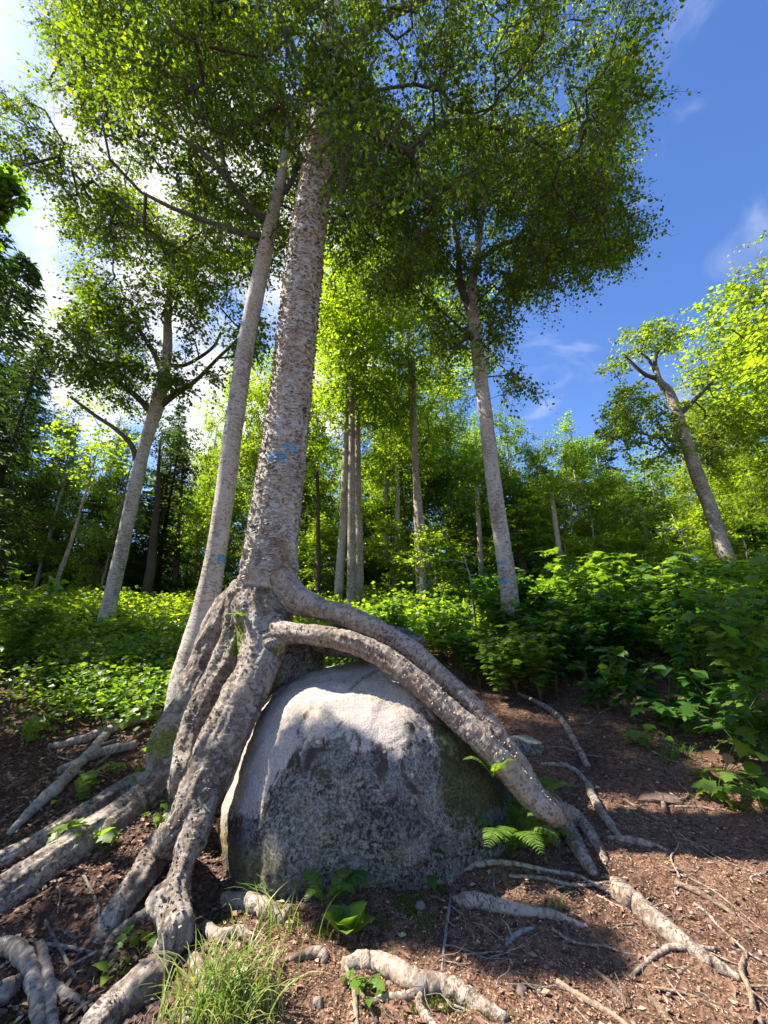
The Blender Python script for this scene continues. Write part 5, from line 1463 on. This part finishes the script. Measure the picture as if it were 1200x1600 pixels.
branch_thing([(545, 1080, 'r', 1.6), (565, 1062, 'r', 2), (585, 1050, 'r', 1.6), (592, 1048, 'r', 1.2)], 'curved twig lying on top of the boulder', seed=23., mat='grey_stick', name='fallen_twig')

# small twigs: countable, all alike
r4 = np.random.default_rng(55)
tw_meshes = []
for i in range(5):
    C = catmull(np.array([[0, 0, 0], [.3, r4.normal() * .06, .02], [.65, r4.normal() * .10, .03], [1, r4.normal() * .12, .01]]), 3)
    V_, Fs, bc = tube(C, np.linspace(.018, .008, len(C)), 5, .1, True, i)
    for mt in ('stick', 'grey_stick'):
        o = mesh_np('fallen_twig', V_, Fs, M[mt], (0, 0, 0)); tw_meshes.append(o)
tw_src = list(tw_meshes)
for i in range(170):
    if i < 90: px, py = r4.uniform(560, 1230), r4.uniform(1390, 1640)
    elif i < 125: px, py = r4.uniform(840, 1130), r4.uniform(1120, 1390)
    else: px, py = r4.uniform(-20, 330), r4.uniform(1200, 1600)
    p = G(px, py)
    src = tw_src[i % 10]
    o = src if i < 10 else src.copy()
    if i >= 10: COL.objects.link(o)
    s_ = r4.uniform(.05, .22)
    o.location = tuple(p + [0, 0, .008]); o.rotation_euler = (r4.normal() * .1, r4.normal() * .12, r4.uniform(0, 6.28)); th = r4.uniform(.35, .9)
    o.scale = (s_, s_ * (.5 + .5 * th), s_ * th)
    tag(o, 'one of the small dry twigs strewn over the bare soil', 'twig', 'small twigs on the soil')
# pebbles
peb = []
for i in range(4):
    V_, F_ = ico(3); rr_ = np.random.default_rng(i + 9)
    for _ in range(6):
        nn = norm(rr_.normal(size=3)); e = V_ @ nn - .7; V_ = V_ - np.where(e > 0, e * .9, 0)[:, None] * nn
    V_ = V_ * np.array([1, .8, .6]) * (1 + .1 * fbm(V_, 2, 2, i)[:, None])
    peb.append(mesh_np('pebble', V_, F_, M['pebble'], (0, 0, 0)))
for i in range(70):
    px, py = (r4.uniform(560, 1220), r4.uniform(1380, 1620)) if i % 3 else (r4.uniform(820, 1100), r4.uniform(1120, 1350))
    if i == 0: px, py = 815, 1553
    if i == 1: px, py = 497, 1570
    if i == 2: px, py = 658, 1420
    if i == 3: px, py = 905, 1250
    p = G(px, py); src = peb[i % 4]; o = src if i < 4 else src.copy()
    if i >= 4: COL.objects.link(o)
    s_ = (.034, .028, .038, .02)[i] if i < 4 else r4.uniform(.006, .016)
    o.location = tuple(p + [0, 0, s_ * .25]); o.rotation_euler = (0, 0, r4.uniform(0, 6.28)); o.scale = (s_, s_, s_)
    if i < 4: tag(o, ('brown pebble near the middle of the front edge', 'orange brown pebble right of the grass tuft', 'pale pebble by the moss patch in the shadow', 'round pale pebble beside the path root')[i], 'pebble')
    else: tag(o, 'one of the little stones pressed into the soil', 'pebble', 'little stones in the soil')
# rocks
rock('rock', W(818, 1165, 3.95), (.16, .2, .09), 3, M['rock'], 5, 'flat tan rock slab wedged behind the foot of the right roots')
p = G(1030, 1242); rock('rock', p + [0, 0, -.03], (.19, .14, .045), 5, simple_mat('muddy_stone', (.10, .06, .045), (.20, .13, .10), 14), 5, 'low rounded mud covered rock on the sunlit path')
p = G(1125, 1325)

rock('rock', W(560, 1003, 3.98), (.62, .36, .17), 8, M['rock'], 5, 'grey rock slab closing the gap between the two arching roots')
rock('rock', W(455, 1035, 4.05), (.34, .30, .26), 12, M['rock'], 5, 'shaded rock wedged behind the boulder top under the birch')
# moss patches
def moss_patch(px, py, n, sx_, sy_, label, seed):
    r_ = np.random.default_rng(seed); p = G(px, py)
    x = p[0] + r_.normal(size=n) * sx_ * .5; y = p[1] + r_.normal(size=n) * sy_ * .5
    P = np.stack([x, y, hz(x, y)], -1); m = noise(P, 9, seed) > -.15; P = P[m]
    D = norm(r_.normal(size=P.shape) * .6 + [0, 0, .8]); N = norm(r_.normal(size=P.shape))
    V_, Fa = leaves(P + [0, 0, .004], D, N, r_.uniform(.006, .016, len(P)), DIAMOND, .8)
    o = mesh_np('moss_patch', V_, Fa, M['moss'], tuple(p), None, False, None, 'stuff')
    return tag(o, label, 'moss')
moss_patch(630, 1425, 3500, .20, .22, 'dark moss cushion in the boulder shadow', 31)
moss_patch(705, 1575, 2600, .22, .08, 'bright moss along the front root', 32)
moss_patch(345, 1440, 900, .12, .08, 'small moss patch by the root stub', 33)
moss_patch(505, 1455, 700, .06, .05, 'moss at the foot of the glowing fern', 34)
moss_patch(60, 1590, 2000, .2, .15, 'moss in the dark hollow under the hooked root', 35)

# ------------------------------------------------------------------ leaf litter
def litter(n, fx, fy, L, mat, label, seed, keep=None, wid=1.0, lift=.006, shape=DIAMOND, dens_thr=-2):
    r_ = np.random.default_rng(seed)
    x = fx(r_, n); y = fy(r_, n)
    m = ((x - BO[0]) / 1.0) ** 2 + ((y - BO[1]) / .8) ** 2 > .9
    if keep is not None: m &= keep(x, y)
    x, y = x[m], y[m]
    P = np.stack([x, y, hz(x, y)], -1)
    P[:, 2] += .016 * fbm(np.stack([x, y, x * 0], -1), 9, 3, 1.0) + r_.uniform(0, lift, len(x)) + .003
    a_ = r_.uniform(0, 6.28, len(x))
    D = np.stack([np.cos(a_), np.sin(a_), r_.normal(size=len(x)) * .25], -1)
    N = norm(r_.normal(size=P.shape) * .35 + [0, 0, 1])
    V_, Fa = leaves(P, D, N, r_.uniform(.5, 1.5, len(P)) * L, shape, wid)
    o = mesh_np('leaf_litter', V_, Fa, M[mat], (0, 0, 0), None, False, None, 'stuff')
    return tag(o, label, 'leaf litter')
litter(52000, lambda r_, n: r_.uniform(-.9, 3.6, n), lambda r_, n: 1.9 + 2.1 * r_.uniform(0, 1, n) ** 1.3, .014, 'litter', 'reddish brown bark crumbs and leaf scraps on the open soil', 901, None, .5, .006)
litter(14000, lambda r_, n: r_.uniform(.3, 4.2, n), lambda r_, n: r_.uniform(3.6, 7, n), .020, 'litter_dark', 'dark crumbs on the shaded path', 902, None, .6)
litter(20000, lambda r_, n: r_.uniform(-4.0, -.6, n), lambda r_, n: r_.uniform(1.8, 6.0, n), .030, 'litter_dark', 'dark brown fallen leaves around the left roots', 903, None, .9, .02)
litter(3500, lambda r_, n: r_.uniform(-.9, 3.6, n), lambda r_, n: r_.uniform(1.9, 6, n), .034, 'litter', 'larger dry leaf scraps scattered on the open soil', 905, None, .7, .012)
litter(2500, lambda r_, n: r_.uniform(-4.0, -.5, n), lambda r_, n: r_.uniform(1.8, 5.5, n), .035, 'litter', 'pale dry leaves among the left roots', 904, None, .9, .02)

# forget prototypes that were never planted
for kd, o in list(prot.items()) :
    if kd not in used_p:
        for c_ in PARTS[o.name]: bpy.data.objects.remove(c_)
        bpy.data.objects.remove(o)
for kd, o in list(SHP.items()):
    if kd not in used_s:
        for c_ in PARTS[o.name]: bpy.data.objects.remove(c_)
        bpy.data.objects.remove(o)

# give each member of the larger groups its own whereabouts
LM = [(60, 'at the left frame edge under the dark hemlocks'), (150, 'between the dark hemlocks and the crooked birch'), (255, 'around the crooked birch trunk'), (330, 'between the crooked birch and the leaning stem'),
      (420, 'between the leaning stem and the big trunk'), (520, 'just right of the big trunk'), (600, 'around the close pair of pale stems'), (700, 'around the slender dark stem'),
      (785, 'just left of the forked birch'), (850, 'just right of the forked birch'), (940, 'below the dark green beech'), (1060, 'left of the leaning maple trunk'), (1150, 'at the foot of the leaning maple'), (9999, 'at the right frame edge')]
ORD = ['first', 'second', 'third', 'fourth', 'fifth', 'sixth', 'seventh', 'eighth', 'ninth', 'tenth', 'eleventh', 'twelfth', 'last']
for grp, what in (('saplings in the undergrowth', 'young sapling'), ('young firs in the undergrowth', 'young fir'), ('dense shrubs right of the path', 'dense shrub'), ('far trees on the hillside', 'far tree'), ('bushes at the head of the path', 'bush')):
    bins = {}
    for o in sc.objects:
        if o.parent is None and o.get('group') == grp:
            px, py = proj(np.array(o.location)[None])
            k = next(i for i, (lim, _) in enumerate(LM) if px[0] < lim)
            bins.setdefault(k, []).append((px[0], o))
    for k, l in bins.items():
        l.sort(key=lambda q: q[0])
        for i, (_, o) in enumerate(l):
            o['label'] = ('%s %s, %s from the left there' % (what, LM[k][1], ORD[min(i, 12)])) if len(l) > 1 else '%s standing alone of its kind %s' % (what, LM[k][1])
